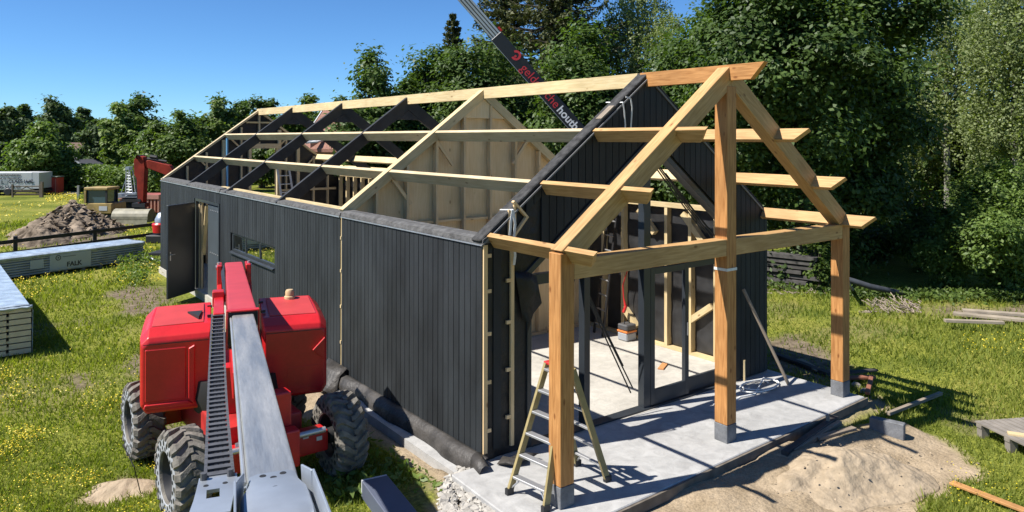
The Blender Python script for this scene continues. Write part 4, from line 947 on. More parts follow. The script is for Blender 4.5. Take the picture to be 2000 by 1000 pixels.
# ------------------------------------------------------------------ heaps
def heap(name, c, rx, ry, h, m, rough, seed, n=90, rot=0, power=1.3, shape=None):
    r_ = np.linspace(0, 1, n)[:, None]; a_ = np.linspace(0, 2*np.pi, 120, endpoint=False)[None, :]
    wob = 1+.18*(vnoise(np.cos(a_)*3+9, np.sin(a_)*3+9, 1.0, seed)-.5)*2
    x = r_*np.cos(a_)*rx*wob; y = r_*np.sin(a_)*ry*wob
    prof = (1-r_**power); prof = np.where(r_ < .15, prof*(1-.0*r_), prof)
    xx, yy = x*math.cos(rot)-y*math.sin(rot), x*math.sin(rot)+y*math.cos(rot)
    z = h*prof*(1+.25*(fbm(xx+3, yy+7, rx*.6, seed+3)-.5))+rough*(fbm(xx, yy, .5, seed+5, 5)-.5)*np.clip((1-r_)*4, 0, 1)+rough*.35*(fbm(xx+1, yy+2, .16, seed+9, 3)-.5)*np.clip((1-r_)*4, 0, 1)-rough*.5*np.clip(vnoise(xx, yy, .19, seed+21)-.74, 0, 1)-.06*(r_ > .98)
    P = np.stack([xx+c[0], yy+c[1], z+c[2]], -1).reshape(-1, 3); I = np.arange(n*120).reshape(n, 120); J = np.roll(I, -1, 1)
    f = np.stack([I[:-1], I[1:], J[1:], J[:-1]], -1).reshape(-1, 4)
    return mesh_np(name, P, f, m, smooth=True)
dirtm = mat('heap_soil', (.13, .10, .07), .95, var=.35, vscale=2.6, col2=(.27, .215, .16), bump=1.0, bscale=7, spec=.1)
dc = gr(152, 462); o = heap('dirt_heap', (dc.x-.02, dc.y+1.5, -.22), 2.25, 2.2, 1.5, dirtm, .5, 4, power=.95); tag(o, 'large brown heap of cloddy soil behind the black rail fence', 'dirt heap')
cd_ = MB()
for i in range(420):
    a = random.uniform(0, 6.28); r_ = math.sqrt(random.uniform(.0, 1))*.98; q = V((dc.x-.02+r_*2.2*math.cos(a), dc.y+1.5+r_*2.1*math.sin(a), -.2+1.4*(1-r_**.95)+random.uniform(-.03, .08))); s_ = random.uniform(.04, .13)
    P = [q+V((random.gauss(0, 1), random.gauss(0, 1), random.gauss(0, .7)))*s_ for _ in range(5)]
    cd_.quadset(P, [(0, 1, 2), (0, 2, 3), (0, 3, 4), (0, 4, 1), (1, 2, 3), (1, 3, 4)])
tag(cd_.build('clods', dirtm), 'loose clods of soil lying over the brown heap', 'soil', kind='stuff')
dc2 = gr(62, 482); tag(heap('dirt_heap', (dc2.x+.3, dc2.y+.9, -.22), 1.25, 1.1, .65, dirtm, .35, 14), 'low spill of brown soil at the left foot of the large heap', 'dirt heap')
sandm = mat('heap_sand', (.36, .285, .195), .95, var=.10, vscale=9, col2=(.41, .325, .225), bump=.9, bscale=13, spec=.1, detail=10)
sc1 = gr(1640, 925); tag(heap('sand_heap', (sc1.x, sc1.y, -.25), 1.25, .80, .34, sandm, .22, 24, rot=-.5, power=1.5), 'broad pale sand heap in front of the porch slab', 'sand heap')
sc2 = gr(240, 955); tag(heap('sand_heap', (sc2.x+.05, sc2.y, -.24), .55, .30, .14, sandm, .07, 27, rot=-.55, power=1.4), 'small sand mound in the grass left of the boom lift wheels', 'sand heap')
lm_ = MB(); nn_ = 0
while nn_ < 260:
    q = gr(random.uniform(1150, 1940), random.uniform(790, 1060)); 
    if max(polydist(np.array([q.x]), np.array([q.y]), SAND[0])) < .03: continue
    if -.6 < q.x < 6 and q.y > -.52: continue
    nn_ += 1; dd_ = math.hypot((q.x-sc1.x)/1.2, (q.y-sc1.y)/.8); q.z = -.185+max(0, .30*(1-dd_**1.5)); s_ = random.choice((.005, .007, .010, .016))*random.uniform(.7, 1.3)
    P = [q+V((math.cos(a+k_)*s_*random.uniform(.7, 1.3), math.sin(a+k_)*s_*random.uniform(.7, 1.3), 0)) for k_ in (random.random(),) for a in (0, 1.26, 2.5, 3.77, 5.03)]; t_ = q+V((0, 0, s_*random.uniform(.6, 1.1)))
    lm_.quadset(P+[t_], [(k_, (k_+1) % 5, 5) for k_ in range(5)])
tag(lm_.build('sand_crumbs', mat('damp_sand', (.36, .28, .19), .95, island=.3)), 'crumbs and clods scattered on the sand', 'crumbs', kind='stuff')
# antenna-like thin rod by the wheel
tag(MB().tube([gr(275, 965), at(262, 912, 8.6), at(240, 868, 8.7)], .006, 6).build('rod', DARK), 'thin dark rod stuck in the small sand mound', 'rod')
# ------------------------------------------------------------------ rubble, debris, boards
rub = MB(); rubm = mat('mortar_rubble', (.42, .395, .35), .9, var=.2, vscale=9, island=.18, bump=.3, bscale=30)
pol = gp((868, 975), (915, 925), (955, 930), (1000, 985), (975, 1050), (868, 1050))
cnt = 0
while cnt < 400:
    px, py = random.uniform(840, 1010), random.uniform(915, 1060); q = gr(px, py)
    if polydist(np.array([q.x]), np.array([q.y]), pol)[0] < -.10*random.random(): continue
    if q.x > -.60 and q.y < 1.3 and q.y > -.45: continue
    cnt += 1; q.z = -.085; s_ = random.choice([.018, .025, .035, .05, .07])*random.uniform(.7, 1.2)
    n_ = 6; base = [q+V((math.cos(6.28*k/n_+random.uniform(-.3, .3)), math.sin(6.28*k/n_+random.uniform(-.3, .3)), 0))*s_*random.uniform(.7, 1.2)+V((0, 0, random.uniform(0, .03))) for k in range(n_)]
    top = [p+(q-p)*random.uniform(.15, .4)+V((0, 0, s_*random.uniform(.2, .55))) for p in base]
    rub.quadset(base+top, [tuple(range(n_, 2*n_))]+[(k, (k+1) % n_, n_+(k+1) % n_, n_+k) for k in range(n_)])
tag(rub.build('rubble', rubm), 'pale broken mortar rubble beside the slab corner', 'rubble', kind='stuff')
def board(name, lab, cat, a, b, w_, h_, m, group=None, bev=.004):
    return tag(MB().beam(a, b, w_, h_).build(name, m, bevel=bev), lab, cat, group)
board('plank', 'dusty plank lying at the edge of the pale rubble', 'plank', gr(842, 968, -.16), gr(925, 930, -.14), .05, .025, OLDW)
gb = thing('panel_pack', 'slate grey block with a pale end lying in the grass at the bottom edge', 'block', gr(700, 1000))
ga, gb_ = gr(732, 950, -.05), gr(830, 1080, -.05)
gdir = unit(gb_-ga)
MB().beam(ga, ga+gdir*1.4, .31, .20).build('block', mat('slate_grey', (.10, .115, .16), .55, var=.08), gb, bevel=.008)
MB().beam(ga-gdir*.035, ga-gdir*.001, .30, .19).build('pale_end', WHITE, gb)
# kerb block, planks and timber off-cuts by the slab front
kb = gr(1733, 858); kd = unit(gr(1757, 862)-gr(1706, 850)); tag(MB().beam(kb-kd*.22+V((0, 0, .16)), kb+kd*.22+V((0, 0, .16)), .12, .22).build('concrete_block', CONCD, bevel=.008), 'grey concrete block standing at the back of the sand heap', 'block')
board('beam', 'dark squared timber lying along the slab front in the sand, the longer of two', 'timber', gr(1532, 888, -.06), gr(1632, 818, -.06), .09, .09, mat('dark_timber', (.055, .05, .048), .7, var=.3))
board('beam', 'grey squared timber lying beside the darker one along the slab front', 'timber', gr(1548, 882, -.07), gr(1640, 826, -.07), .07, .07, OLDW)
board('plank', 'grey broken plank lying crosswise at the end of the timbers by the sand heap', 'plank', gr(1596, 856, -.06), gr(1668, 836, -.06), .09, .04, OLDW)
board('stake', 'short grey stake standing in the sand by the slab front', 'stake', gr(1618, 846, -.18), V(gr(1618, 846, -.18))+V((.03, .03, .24)), .05, .03, OLDW)
board('plank', 'short pale plank end leaning on the slab near the bottom edge', 'plank', gr(1335, 958, -.2), V(gr(1338, 950, -.2))+V((0, .06, .14)), .05, .02, SPRUD)
board('lath', 'long weathered lath running from the sand to the grass right of the porch', 'lath', gr(1735, 808, -.09), gr(1838, 768, -.07), .06, .05, OLDW)
board('plank', 'orange brown plank lying in the grass at the lower right corner', 'plank', gr(1858, 942, -.14), gr(2040, 1012, -.14), .10, .03, mat('orange_plank', (.48, .24, .08), .7, var=.2, vscale=6))
board('plank', 'dark plank on the ground behind the right porch post', 'plank', gr(1510, 690, -.14), gr(1620, 730, -.14), .12, .05, mat('dark_timber', (.055, .05, .048), .7))
board('plank', 'reddish plank lying right of the right porch post shoe', 'plank', gr(1655, 738, -.13), gr(1708, 736, -.12), .12, .04, mat('reddish_plank', (.30, .12, .07), .7, var=.2))
board('plank', 'reddish plank end pointing towards the camera beside the right porch post', 'plank', gr(1702, 736, -.10), gr(1694, 768, -.12), .07, .05, mat('reddish_plank', (.30, .12, .07), .7))
board('plank', 'dark board lying over the reddish plank right of the porch', 'plank', gr(1650, 728, -.08), gr(1712, 722, -.08), .10, .03, mat('dark_timber', (.055, .05, .048), .7))
board('plank', 'grey board lying on sand in the shade behind the leaning pole', 'plank', gr(1560, 702, -.14), gr(1600, 724, -.14), .14, .03, OLDW)
OLDST = mat('field_stone', (.24, .22, .19), .9, var=.25, vscale=12)
for i, (px, py) in enumerate(((1672, 752), (1690, 764))):
    q = gr(px, py, -.16); P = MB(); P.lathe([(0, .05), (.045, .045), (.085, .015), (.09, -.03)], q, (.15, .1, 1), 6); tag(P.build('stone', OLDST), ('pale stone lying at the right corner of the slab, the one farther from the camera', 'pale stone lying at the right corner of the slab, the one nearer the camera')[i], 'stone')
# pallet
pq = gr(1905, 852); pe = unit(gr(2000, 900)-gr(1905, 852)); pf = unit(gr(1965, 806)-gr(1905, 852)); pf = unit(pf-pe*pf.dot(pe))
pt = thing('pallet', 'weathered wooden pallet with a pale offcut at the right edge', 'pallet', pq)
palm = mat('pallet_wood', (.25, .22, .185), .85, var=.25, vscale=5, stretch=(1, 1, 1), island=.2)
for k in range(9):
    a = pq+pf*(.05+k*.105)+V((0, 0, .20)); MB().beam(a-pe*.02, a+pe*1.12, .085, .022).build('slat', palm, pt)
for k in range(3):
    a = pq+pe*(.06+k*.48)+V((0, 0, .165)); MB().beam(a-pf*.0, a+pf*.95, .09, .045).build('bearer', palm, pt)
    for j in range(3): q = pq+pe*(.06+k*.48)+pf*(.07+j*.41)+V((0, 0, .07)); MB().beam(q-pf*.06, q+pf*.06, .09, .142).build('block', palm, pt)
tag(MB().beam(gr(1968, 846, .02), gr(2010, 852, .02), .10, .03).build('offcut', SPRU), 'pale yellow offcut lying on the weathered pallet', 'offcut')
# boards and logs at the wood's edge
for i, (a, b, w_) in enumerate((((1862, 612), (2030, 628), .22), ((1880, 606), (2040, 618), .2), ((1845, 626), (1960, 630), .12))):
    board('board', ('pale weathered board in the grass under the right bushes, the middle of three', 'pale weathered board in the grass under the right bushes, the farthest of three', 'pale weathered board in the grass under the right bushes, the nearest of three')[i], 'board', gr(*a, -.10+.05*i), gr(*b, -.10+.05*i), w_, .06, mat('silver_board', (.34, .285, .215), .85, var=.25, vscale=3))
wp = thing('woodpile', 'grey stack of old boards in the shade behind the black gable', 'woodpile', gr(1540, 560))
wq = gr(1530, 560); wd = unit(gr(1575, 566)-gr(1500, 556))
for k in range(7):
    a = wq+wd*random.uniform(-.9, -.6)+V((random.uniform(-.1, .1), .3, .06+k*.14)); MB().beam(a, a+wd*random.uniform(1.6, 2.2), .4, .10).build('board', mat('shaded_board', (.075, .07, .066), .85, var=.3, vscale=5), wp)  # old boards darkened in colour to carry the shade behind the gable
tag(MB().tube([gr(1655, 545, .35), gr(1700, 560, .18), gr(1775, 575, -.1)], [.07, .08, .06], 10).build('log', mat('bluish_log', (.05, .055, .065), .7, var=.3, vscale=5), smooth=True), 'fallen grey log lying in deep shade under the big maple', 'log')
tag(MB().tube([gr(1652, 545, .5), gr(1660, 560, .1), gr(1668, 570, -.15)], .05, 8).build('branch', mat('pale_branch', (.40, .36, .30), .8), smooth=True), 'short pale branch propped near the fallen grey log', 'branch')
br_ = MB()
for i in range(260):
    q = gr(random.uniform(1700, 1800) if i < 150 else random.uniform(1500, 1640), random.uniform(588, 612) if i < 150 else random.uniform(545, 575), -.17); a = random.uniform(0, 3.14); d = V((math.cos(a), math.sin(a), random.uniform(-.2, .7)))*random.uniform(.08, .3); br_.tube([q, q+d], .011, 4)
tag(br_.build('twigs', mat('twig', (.30, .24, .19), .9, island=.3)), 'tangle of dry twigs at the edge of the shade', 'twigs', kind='stuff')
# ------------------------------------------------------------------ machines and buildings beyond the meadow
RV = V((_rt[0], _rt[1], 0)).normalized(); FV = V((-RV.y, RV.x, 0)); ZV = V((0, 0, 1))
class Loc:
    """local frame: x to the right as seen from the meadow, y away, z up from the ground, in metres"""
    def __init__(s, px, d, turn=0):
        s.o = at(px, CY, d); s.o.z = -.2; c, q = math.cos(turn), math.sin(turn); s.x = RV*c+FV*q; s.y = FV*c-RV*q; s.k = d/F
    def p(s, x, y, z): return s.o+s.x*x+s.y*y+ZV*z
    def box(s, mb, x0, x1, y0, y1, z0, z1):
        return mb.beam(s.p((x0+x1)/2, (y0+y1)/2, z0), s.p((x0+x1)/2, (y0+y1)/2, z1), abs(x1-x0), abs(y1-y0), up=s.y)
def crawler(l, root, x0, x1, y0, y1, h=.5):
    for yy in (y0, y1):
        P = [];
        for k in range(16):
            a = 2*math.pi*k/16; cx = (x0+h/2) if math.cos(a) < 0 else (x1-h/2); P.append(l.p(cx+h/2*math.cos(a), yy, h/2+h/2*math.sin(a)))
        MB().prism(P, l.y*.3).build('track', RUBD, root)
l = Loc(203, 37.2)
yx = thing('digger', 'small yellow tracked digger with a glazed cab behind the soil heap', 'digger', l.o)
crawler(l, yx, -.7, .75, -.5, .6, .42)
l.box(MB(), -.56, .72, -.6, .8, .46, .98).build('body', YEL, yx, bevel=.05, seg=2, smooth=True)
for x in (-.58, .42):
    for y in (-.52, .45): l.box(MB(), x-.04, x+.04, y-.04, y+.04, .98, 1.62).build('cab_post', DARK, yx)
l.box(MB(), -.66, .52, -.6, .55, 1.62, 1.76).build('cab_roof', YEL, yx, bevel=.03)
l.box(MB(), -.53, .38, -.50, .43, .99, 1.615).build('cab_glass', mat('cab_glass', (.05, .10, .13), .08, spec=.8), yx)
l.box(MB(), .10, .50, -.612, -.602, .62, .84).build('decal', WHITE, yx)
l.box(MB(), -.64, -.54, -.62, -.5, .98, 1.6).build('door_post', YEL, yx)
l = Loc(276, 35.5)
ex = thing('excavator', 'red excavator with upright dipper arm and wide pale ditching bucket beside the black barn', 'excavator', l.o)
k = l.k
def ep(px, py, y=0): return l.p((px-276)*k, y, (266-py)*k+4.2)
ar = MB()
ar.prism([ep(261, 310), ep(268, 299), ep(280, 303), ep(283, 325), ep(280, 392), ep(270, 396), ep(267, 345), ep(262, 338)], l.y*.38)
ERED = mat('weathered_red', (.26, .028, .014), .7, spec=.2, var=.3, vscale=3); ar.build('dipper_arm', ERED, ex, bevel=.02)
ar = MB(); ar.prism([ep(278, 312, .05), ep(288, 309, .05), ep(330, 319, .05), ep(352, 352, .05), ep(352, 385, .05), ep(340, 385, .05), ep(322, 338, .05), ep(285, 324, .05)], l.y*.32); ar.build('boom', ERED, ex, bevel=.02)
hy = MB(); hy.tube([ep(284, 306, .2), ep(322, 312, .2)], .06, 8); hy.tube([ep(290, 302, .2), ep(303, 304, .2)], .09, 8); hy.tube([ep(262, 330, .2), ep(266, 388, .2)], .05, 8); hy.build('hydraulic_ram', DARK, ex)
pb = MB(); pb.lathe([(.10, -.06), (.10, .46)], ep(270, 303), l.y, 14); pb.lathe([(.0, -.07), (.08, -.07), (.08, .45)], ep(273, 388), l.y, 12); pb.build('pin', DARK, ex)
qh = MB(); l.box(qh, -.42, .20, -.05, .4, (266-401)*k+4.2, (266-393)*k+4.2); qh.build('quick_hitch', DARK, ex)
bk = MB(); P = []
for i in range(13):
    a = math.radians(-30+i*20); P.append((.42*math.cos(a), .42*math.sin(a)))
sec = [l.p(-52*k, .1+u_, (266-421)*k+4.2+v_) for u_, v_ in P]
bk.prism(sec, l.x*(71*k)); bk.build('bucket', mat('bucket_steel', (.30, .28, .20), .6, var=.25, vscale=4), ex, bevel=.01)
b2m = MB(); b2m.prism([l.p(-53*k, -.33, (266-425)*k+4.2), l.p(18*k, -.33, (266-425)*k+4.2), l.p(18*k, -.36, (266-436)*k+4.2), l.p(-53*k, -.36, (266-436)*k+4.2)], l.y*.03); b2m.build('cutting_edge', mat('bucket_steel', (.3, .28, .2), .6), ex)
l2 = Loc(372, 37); crawler(l2, ex, -1.2, 1.5, -.9, .9, .7)
l2.box(MB(), -.9, 1.9, -1.0, 1.2, .75, 1.7).build('body', RED, ex, bevel=.06)
l2.box(MB(), -.9, .2, -1.0, .0, 1.7, 2.5).build('cab', DARK, ex, bevel=.05)
l = Loc(270, 40.5); k = l.k
sk = thing('skip', 'red ribbed skip container standing behind the digger and its bucket', 'skip', l.o)
l.box(MB(), -1.05, 1.1, .06, 1.6, .12, 1.10).build('body', mat('skip_red', (.36, .10, .075), .6, var=.25, vscale=3), sk)
rb2 = MB(); pk = mat('skip_red_lit', (.55, .27, .20), .7, var=.15)  # ribs and top rail: the skip's red with sunlight put into its colour
for i in range(12):
    x = -1.03+i*.19; l.box(rb2, x, x+.07, 0, .06, .14, .86)
rb2.build('rib', pk, sk); l.box(MB(), -1.08, 1.13, -.03, .09, .87, 1.10).build('top_rail', pk, sk)
l = Loc(251, 38.8); k = l.k
sv = thing('conveyor', 'silver lattice mast on a grey folded frame behind the yellow digger', 'conveyor', l.o)
fm = MB(); h0 = (266-378)*k+4.2; h1 = (266-328)*k+4.2
for sx, sy in ((-1, 0), (1, 0), (-1, .3), (1, .3)): fm.tube([l.p(sx*.19+.05, sy, h0), l.p(sx*.09-.02, sy, h1)], .022, 5)
for i in range(9):
    t_ = i/9; t2 = (i+1)/9
    fm.tube([l.p(-.19+.1*t_+.05-.07*t_, 0, h0+(h1-h0)*t_), l.p(.19-.1*t_+.05-.07*t_, 0, h0+(h1-h0)*t_)], .014, 4)
    fm.tube([l.p(-.19+.1*t_+.05-.07*t_, 0, h0+(h1-h0)*t_), l.p(.19-.1*t2+.05-.07*t2, 0, h0+(h1-h0)*t2)], .012, 4)
fm.build('lattice_mast', mat('pale_alu', (.62, .65, .68), .4, metal=.3), sv)
fm = MB(); fm.tube([l.p(-.42, 0, h0), l.p(-.05, 0, h1-.3)], .018, 5); l.box(fm, -.14, .06, -.05, .3, h1, h1+.16); fm.build('stay', GALV, sv)
bx = MB(); l.box(bx, -.62, -.30, -.1, .5, h0-.12, h0+.10); l.box(bx, -.28, .62, -.12, .5, h0-.10, h0-.02); l.box(bx, -.10, .42, -.14, .5, h0+.02, h0+.12); bx.build('frame', GALV, sv)
bx = MB(); l.box(bx, -.30, .65, -.1, .5, h0-.34, h0-.13); l.box(bx, -.5, .6, 0, .6, 0, h0-.35); bx.build('undercarriage', DARK, sv)
l = Loc(316, 30); k = l.k
td = thing('mixer', 'red and silver round machine peeking out beside the far corner of the barn', 'machine', l.o)
MB().lathe([(0, .0), (.32, .02), (.36, .35), (.30, .42)], l.p(.0, 0, .38), ZV, 20).build('drum', RED, td, smooth=True)
MB().lathe([(.29, .0), (.29, .12), (.18, .36), (.06, .42), (0, .42)], l.p(.02, .05, .80), ZV, 20).build('dome', GALV, td, smooth=True)
ff = MB(); l.box(ff, -.5, .5, -.3, .3, .0, .30); ff.build('frame', RUBD, td, bevel=.02)
l = Loc(306, 24.5); tr = MB(); l.box(tr, -.28, .9, 0, .9, .32, .40); tr.build
tl = thing('trailer', 'dark low trailer frame by the far corner of the barn', 'trailer', l.o); tr.build('deck', DARK, tl)
MB().tube([l.p(-.28, .1, .30), l.p(-.1, .0, .2), l.p(.2, .0, .12), l.p(.9, .0, .1)], .03, 6).build('drawbar', GALV, tl)
# signboard trailer, gate, booth
l = Loc(27, 54, .10); k = l.k
sb_ = thing('site_trailer', 'white site trailer with dark lettering reading CLAES LUC behind the field gate', 'trailer', l.o)
l.box(MB(), -2.6, 1.25, .02, 2.0, .42, 1.68).build('box_body', WHITE, sb_, bevel=.02)
MB().prism([l.p(1.252, .03, .5), l.p(1.72, .03, .5), l.p(1.72, .03, 1.66), l.p(1.252, .03, 1.66)], l.y*1.9).build('nose', mat('trailer_grey', (.55, .56, .57), .5), sb_)
l.box(MB(), -2.7, 1.8, .1, 1.9, .22, .41).build('chassis', DARK, sb_)
for x in (-1.2, -.4): MB().lathe([(0, -.1), (.22, -.1), (.28, -.06), (.28, .06), (.22, .1), (0, .1)], l.p(x, .05, .28), l.y, 18).build('wheel', RUBD, sb_)
ty = lambda b, s_, x, z: text('lettering', b, s_, l.p(x, .0, z), l.x, ZV, ink, sb_, bold=.02)
ty('CLAES LUC', .34, -.36, .92); ty('0495 57 84 65', .30, -1.3, .53); ty('GRONDWERKEN', .19, -1.0, 1.42); ty('AFBRAAK EN TRANSPORT', .17, -1.5, 1.20)
em = MB(); 
em.prism([l.p(-.95, .012, .85), l.p(-.42, .012, .85), l.p(-.42, .012, 1.14), l.p(-.95, .012, 1.14)], -l.y*.006); em.build('emblem_panel', mat('emblem_grey', (.35, .38, .4), .5), sb_)
text('lettering', 'L', .32, l.p(-.85, .002, .88), l.x, ZV, ink, sb_, bold=.03)
em = MB(); em.prism([l.p(1.30-.02, -.004, .98), l.p(1.3-.45, -.004, .98), l.p(1.3-.45, -.004, 1.05), l.p(1.28, -.004, 1.05)], l.y*.02); em.build('stripe', ink, sb_)
l = Loc(52, 52.5)
fg = thing('field_gate', 'low brown wooden field gate in front of the white lettered trailer', 'gate', l.o)
gw = mat('gate_wood', (.13, .10, .07), .8, var=.25)
for x in (-.98, .98): MB().beam(l.p(x, 0, 0), l.p(x, 0, .92), .10, .10, up=l.y).build('post', gw, fg)
MB().beam(l.p(1.1, 0, 0), l.p(1.1, 0, 1.1), .15, .15, up=l.y).build('hanging_post', gw, fg)
gb2 = MB()
for z in (.22, .45, .78): gb2.beam(l.p(-.93, 0, z), l.p(.93, 0, z), .03, .07)
gb2.beam(l.p(-.93, .03, .25), l.p(0, .03, .75), .03, .06).beam(l.p(.93, .03, .25), l.p(0, .03, .75), .03, .06)
gb2.build('bar', gw, fg)
l = Loc(101, 56)
bo = thing('booth', 'narrow red portable toilet booth standing before the dark hedge', 'booth', l.o)
l.box(MB(), -.45, .45, 0, .8, 0, 1.22).build('cabin', mat('booth_red', (.55, .06, .04), .55, var=.1), bo, bevel=.02)
l.box(MB(), -.28, .26, -.03, -.002, .05, 1.02).build('door', mat('booth_door_red', (.50, .06, .05), .5), bo)
m = MB()
for x in (-.33, .29): l.box(m, x, x+.05, -.035, -.001, .0, 1.1)
m.build('frame', mat('booth_trim', (.55, .22, .18), .5), bo); l.box(MB(), -.48, .48, -.05, .85, 1.222, 1.30).build('roof', mat('booth_roof', (.10, .13, .10), .6), bo, bevel=.02)
l = Loc(155, 50)
gf = thing('garden_fence', 'low dark post and rail fence beside the yellow flowering verge', 'fence', l.o)
MB().beam(l.p(-.05, 0, 0), l.p(-.05, 0, 1.0), .13, .13, up=l.y).build('post', mat('grey_post', (.25, .25, .25), .7), gf)
MB().beam(l.p(2.6, 2, 0), l.p(2.6, 2, .9), .1, .1, up=l.y).build('post', DARK, gf)
m = MB()
for z in (.45, .86): m.beam(l.p(-.05, 0, z), l.p(2.6, 2, z), .05, .08)
m.build('rail', DARK, gf)
tag(MB().prism([gr(95, 378.5, -.19), gr(155, 378, -.19), gr(150, 374, -.19), gr(95, 375, -.19)], (0, 0, .012)).build('path', mat('path_gravel', (.42, .36, .28), .9, var=.15)), kind='structure')
def house(px, d, w_, dep, ez, rz, turn, wallm, roofm, lab, win=True, trim=WHITE):
    l = Loc(px, d, turn); h = thing('house', lab, 'house', l.o)
    MB().prism([l.p(-w_/2, 0, 0), l.p(w_/2, 0, 0), l.p(w_/2, 0, ez), l.p(0, 0, rz), l.p(-w_/2, 0, ez)], l.y*dep).build('wall', wallm, h)
    m = MB(); sl_ = (rz-ez)/(w_/2)
    for sg in (-1, 1): m.prism([l.p(sg*(w_/2+.3), -.3, ez-.3*sl_+.02), l.p(0, -.3, rz+.02), l.p(0, -.3, rz+.2), l.p(sg*(w_/2+.3), -.3, ez-.3*sl_+.2)], l.y*(dep+.6))
    ro = m.build('roof', roofm, h)
    m = MB()
    for sg in (-1, 1): m.beam(l.p(sg*(w_/2+.3), -.34, ez-.3*sl_+.06), l.p(0, -.34, rz+.06), .06, .28, up=ZV)
    m.build('barge_board', trim, ro)
    for x in (-w_*.22, w_*.22):
        f = MB(); l.box(f, x-.5, x+.5, -.03, -.002, ez*.35, ez*.8); fo = f.build('window', trim, h); g = MB(); l.box(g, x-.42, x+.42, -.04, -.031, ez*.38, ez*.77); g.build('pane', GLASS, fo)
    return h
BRICK = mat('brick', (.33, .17, .12), .85, var=.2, vscale=8); TILE = mat('roof_tile', (.26, .12, .08), .8, var=.25, vscale=10)
house(143, 82, 3.2, 8, 2.2, 3.5, -.6, mat('grey_render', (.22, .20, .24), .85, var=.1), mat('brown_tile', (.30, .20, .14), .85, var=.2, vscale=6), 'house with brown tiled roof half hidden between the trees behind the hedge', trim=mat('grey_trim', (.25, .23, .22), .7))
house(148, 70, 1.9, 3, 1.45, 1.95, 0, mat('shed_wall', (.12, .11, .10), .8), mat('shed_roof', (.09, .09, .10), .7), 'small dark roofed shed rising just above the hedge')
hh_ = house(640, 44, 4.2, 7, 3.7, 5.7, -1.95, BRICK, TILE, 'brick house with red tiled roof and white barge boards seen through the roof trusses')
MB().prism([at(597, 278, 41), at(613, 268, 41.5), at(632, 265, 42), at(641, 271, 42), at(620, 276, 41.2)], (0, 0, -.08)).build('canopy', WHITE, hh_)
MB().prism([at(606, 277, 41.6), at(634, 275, 41.9), at(634, 330, 41.9), at(606, 330, 41.6)], (.1, .3, 0)).build('porch_wall', mat('pink_brick', (.50, .27, .24), .85, var=.2, vscale=9), hh_)
# ------------------------------------------------------------------ trees
LEAF = {
 'dark': foliage_mat('leaves_dark', (0.03, 0.056, 0.014), (0.095, 0.15, 0.034), .33),
 'mid': foliage_mat('leaves_mid', (0.045, 0.082, 0.018), (0.135, 0.19, 0.042), .33),
 'light': foliage_mat('leaves_light', (0.09, 0.145, 0.03), (0.19, 0.25, 0.06), .33),
 'laurel': foliage_mat('leaves_laurel', (0.03, 0.062, 0.016), (0.11, 0.165, 0.038), .33, rough=.5, spec=.3),
 'birch': foliage_mat('leaves_birch', (0.12, 0.155, 0.06), (0.26, 0.30, 0.13), .33, rough=.5),
 'far': foliage_mat('leaves_far', (0.04, 0.07, 0.03), (0.11, 0.155, 0.055), .33, rough=.6),
 'needle': foliage_mat('needles', (.04, .055, .022), (.13, .135, .055), .1, rough=.6, spec=.25),
 'hedge': foliage_mat('leaves_hedge', (0.05, 0.098, 0.02), (0.17, 0.235, 0.05), .33),
}
BARK = mat('bark', (.075, .06, .045), .9, var=.35, vscale=6, bump=.6, bscale=18)
WBARK = mat('birch_bark', (.24, .225, .20), .85, var=.55, vscale=4, stretch=(1, 1, 3))
def leaf_quads(pos, nrm, size, jitter=.35, aspect=.55):
    """one pointed, slightly folded leaf (two triangles as a kite) per position"""
    n = len(pos); size = size*(1+RNG.uniform(-jitter, jitter, (n, 1)))
    r = RNG.normal(size=(n, 3)); t = np.cross(nrm, r); t /= np.linalg.norm(t, axis=1, keepdims=True)+1e-9; b = np.cross(nrm, t)
    P = np.stack([pos-t*size*.5, pos+b*size*aspect*.5+t*size*.05, pos+t*size*.5-nrm*size*.12, pos-b*size*aspect*.5+t*size*.05], 1)
    return P.reshape(-1, 3)
def quads_obj(name, P, m, parent=None):
    k = len(P)//4; return mesh_np(name, P, np.arange(4*k).reshape(k, 4), m, parent)
def norm(a): return a/(np.linalg.norm(a, axis=-1, keepdims=True)+1e-9)
def clumps(c, R, K, per, cr, leaf, seed, bias=.45, flat=.75):
    rg = np.random.default_rng(seed); R = np.array(R)*1.12; nl = 8
    lc_ = np.stack([rg.uniform(-.50, .50, nl), rg.uniform(-.45, .45, nl), rg.uniform(-.55, .40, nl)], -1); lr = rg.uniform(.42, .56, nl)
    lc_[0] = (rg.uniform(-.12, .12), 0, .50); lr[0] = .46; lc_[1] = (-.52, 0, rg.uniform(-.2, .1)); lc_[2] = (.52, 0, rg.uniform(-.2, .1)); lc_[3] = (0, 0, -.45); lr[3] = .55; lc_[4] = (0, -.4, 0)
    li = rg.integers(0, nl, K); d = norm(rg.normal(size=(K, 3))); rad = rg.random((K, 1))**bias
    cc = np.array(c)+(lc_[li]+d*rad*lr[li][:, None])*R
    s_ = cr*(.55+.9*rg.random((K, 1, 1))); e = rg.normal(size=(K, per, 3)); e[..., 2] *= flat
    pos = cc[:, None]+e*s_*.55
    nr = norm(norm(e)*.45+np.array([0, 0, .65])+.35*d[:, None]+rg.normal(size=e.shape)*.42)
    return cc, pos.reshape(-1, 3), nr.reshape(-1, 3)
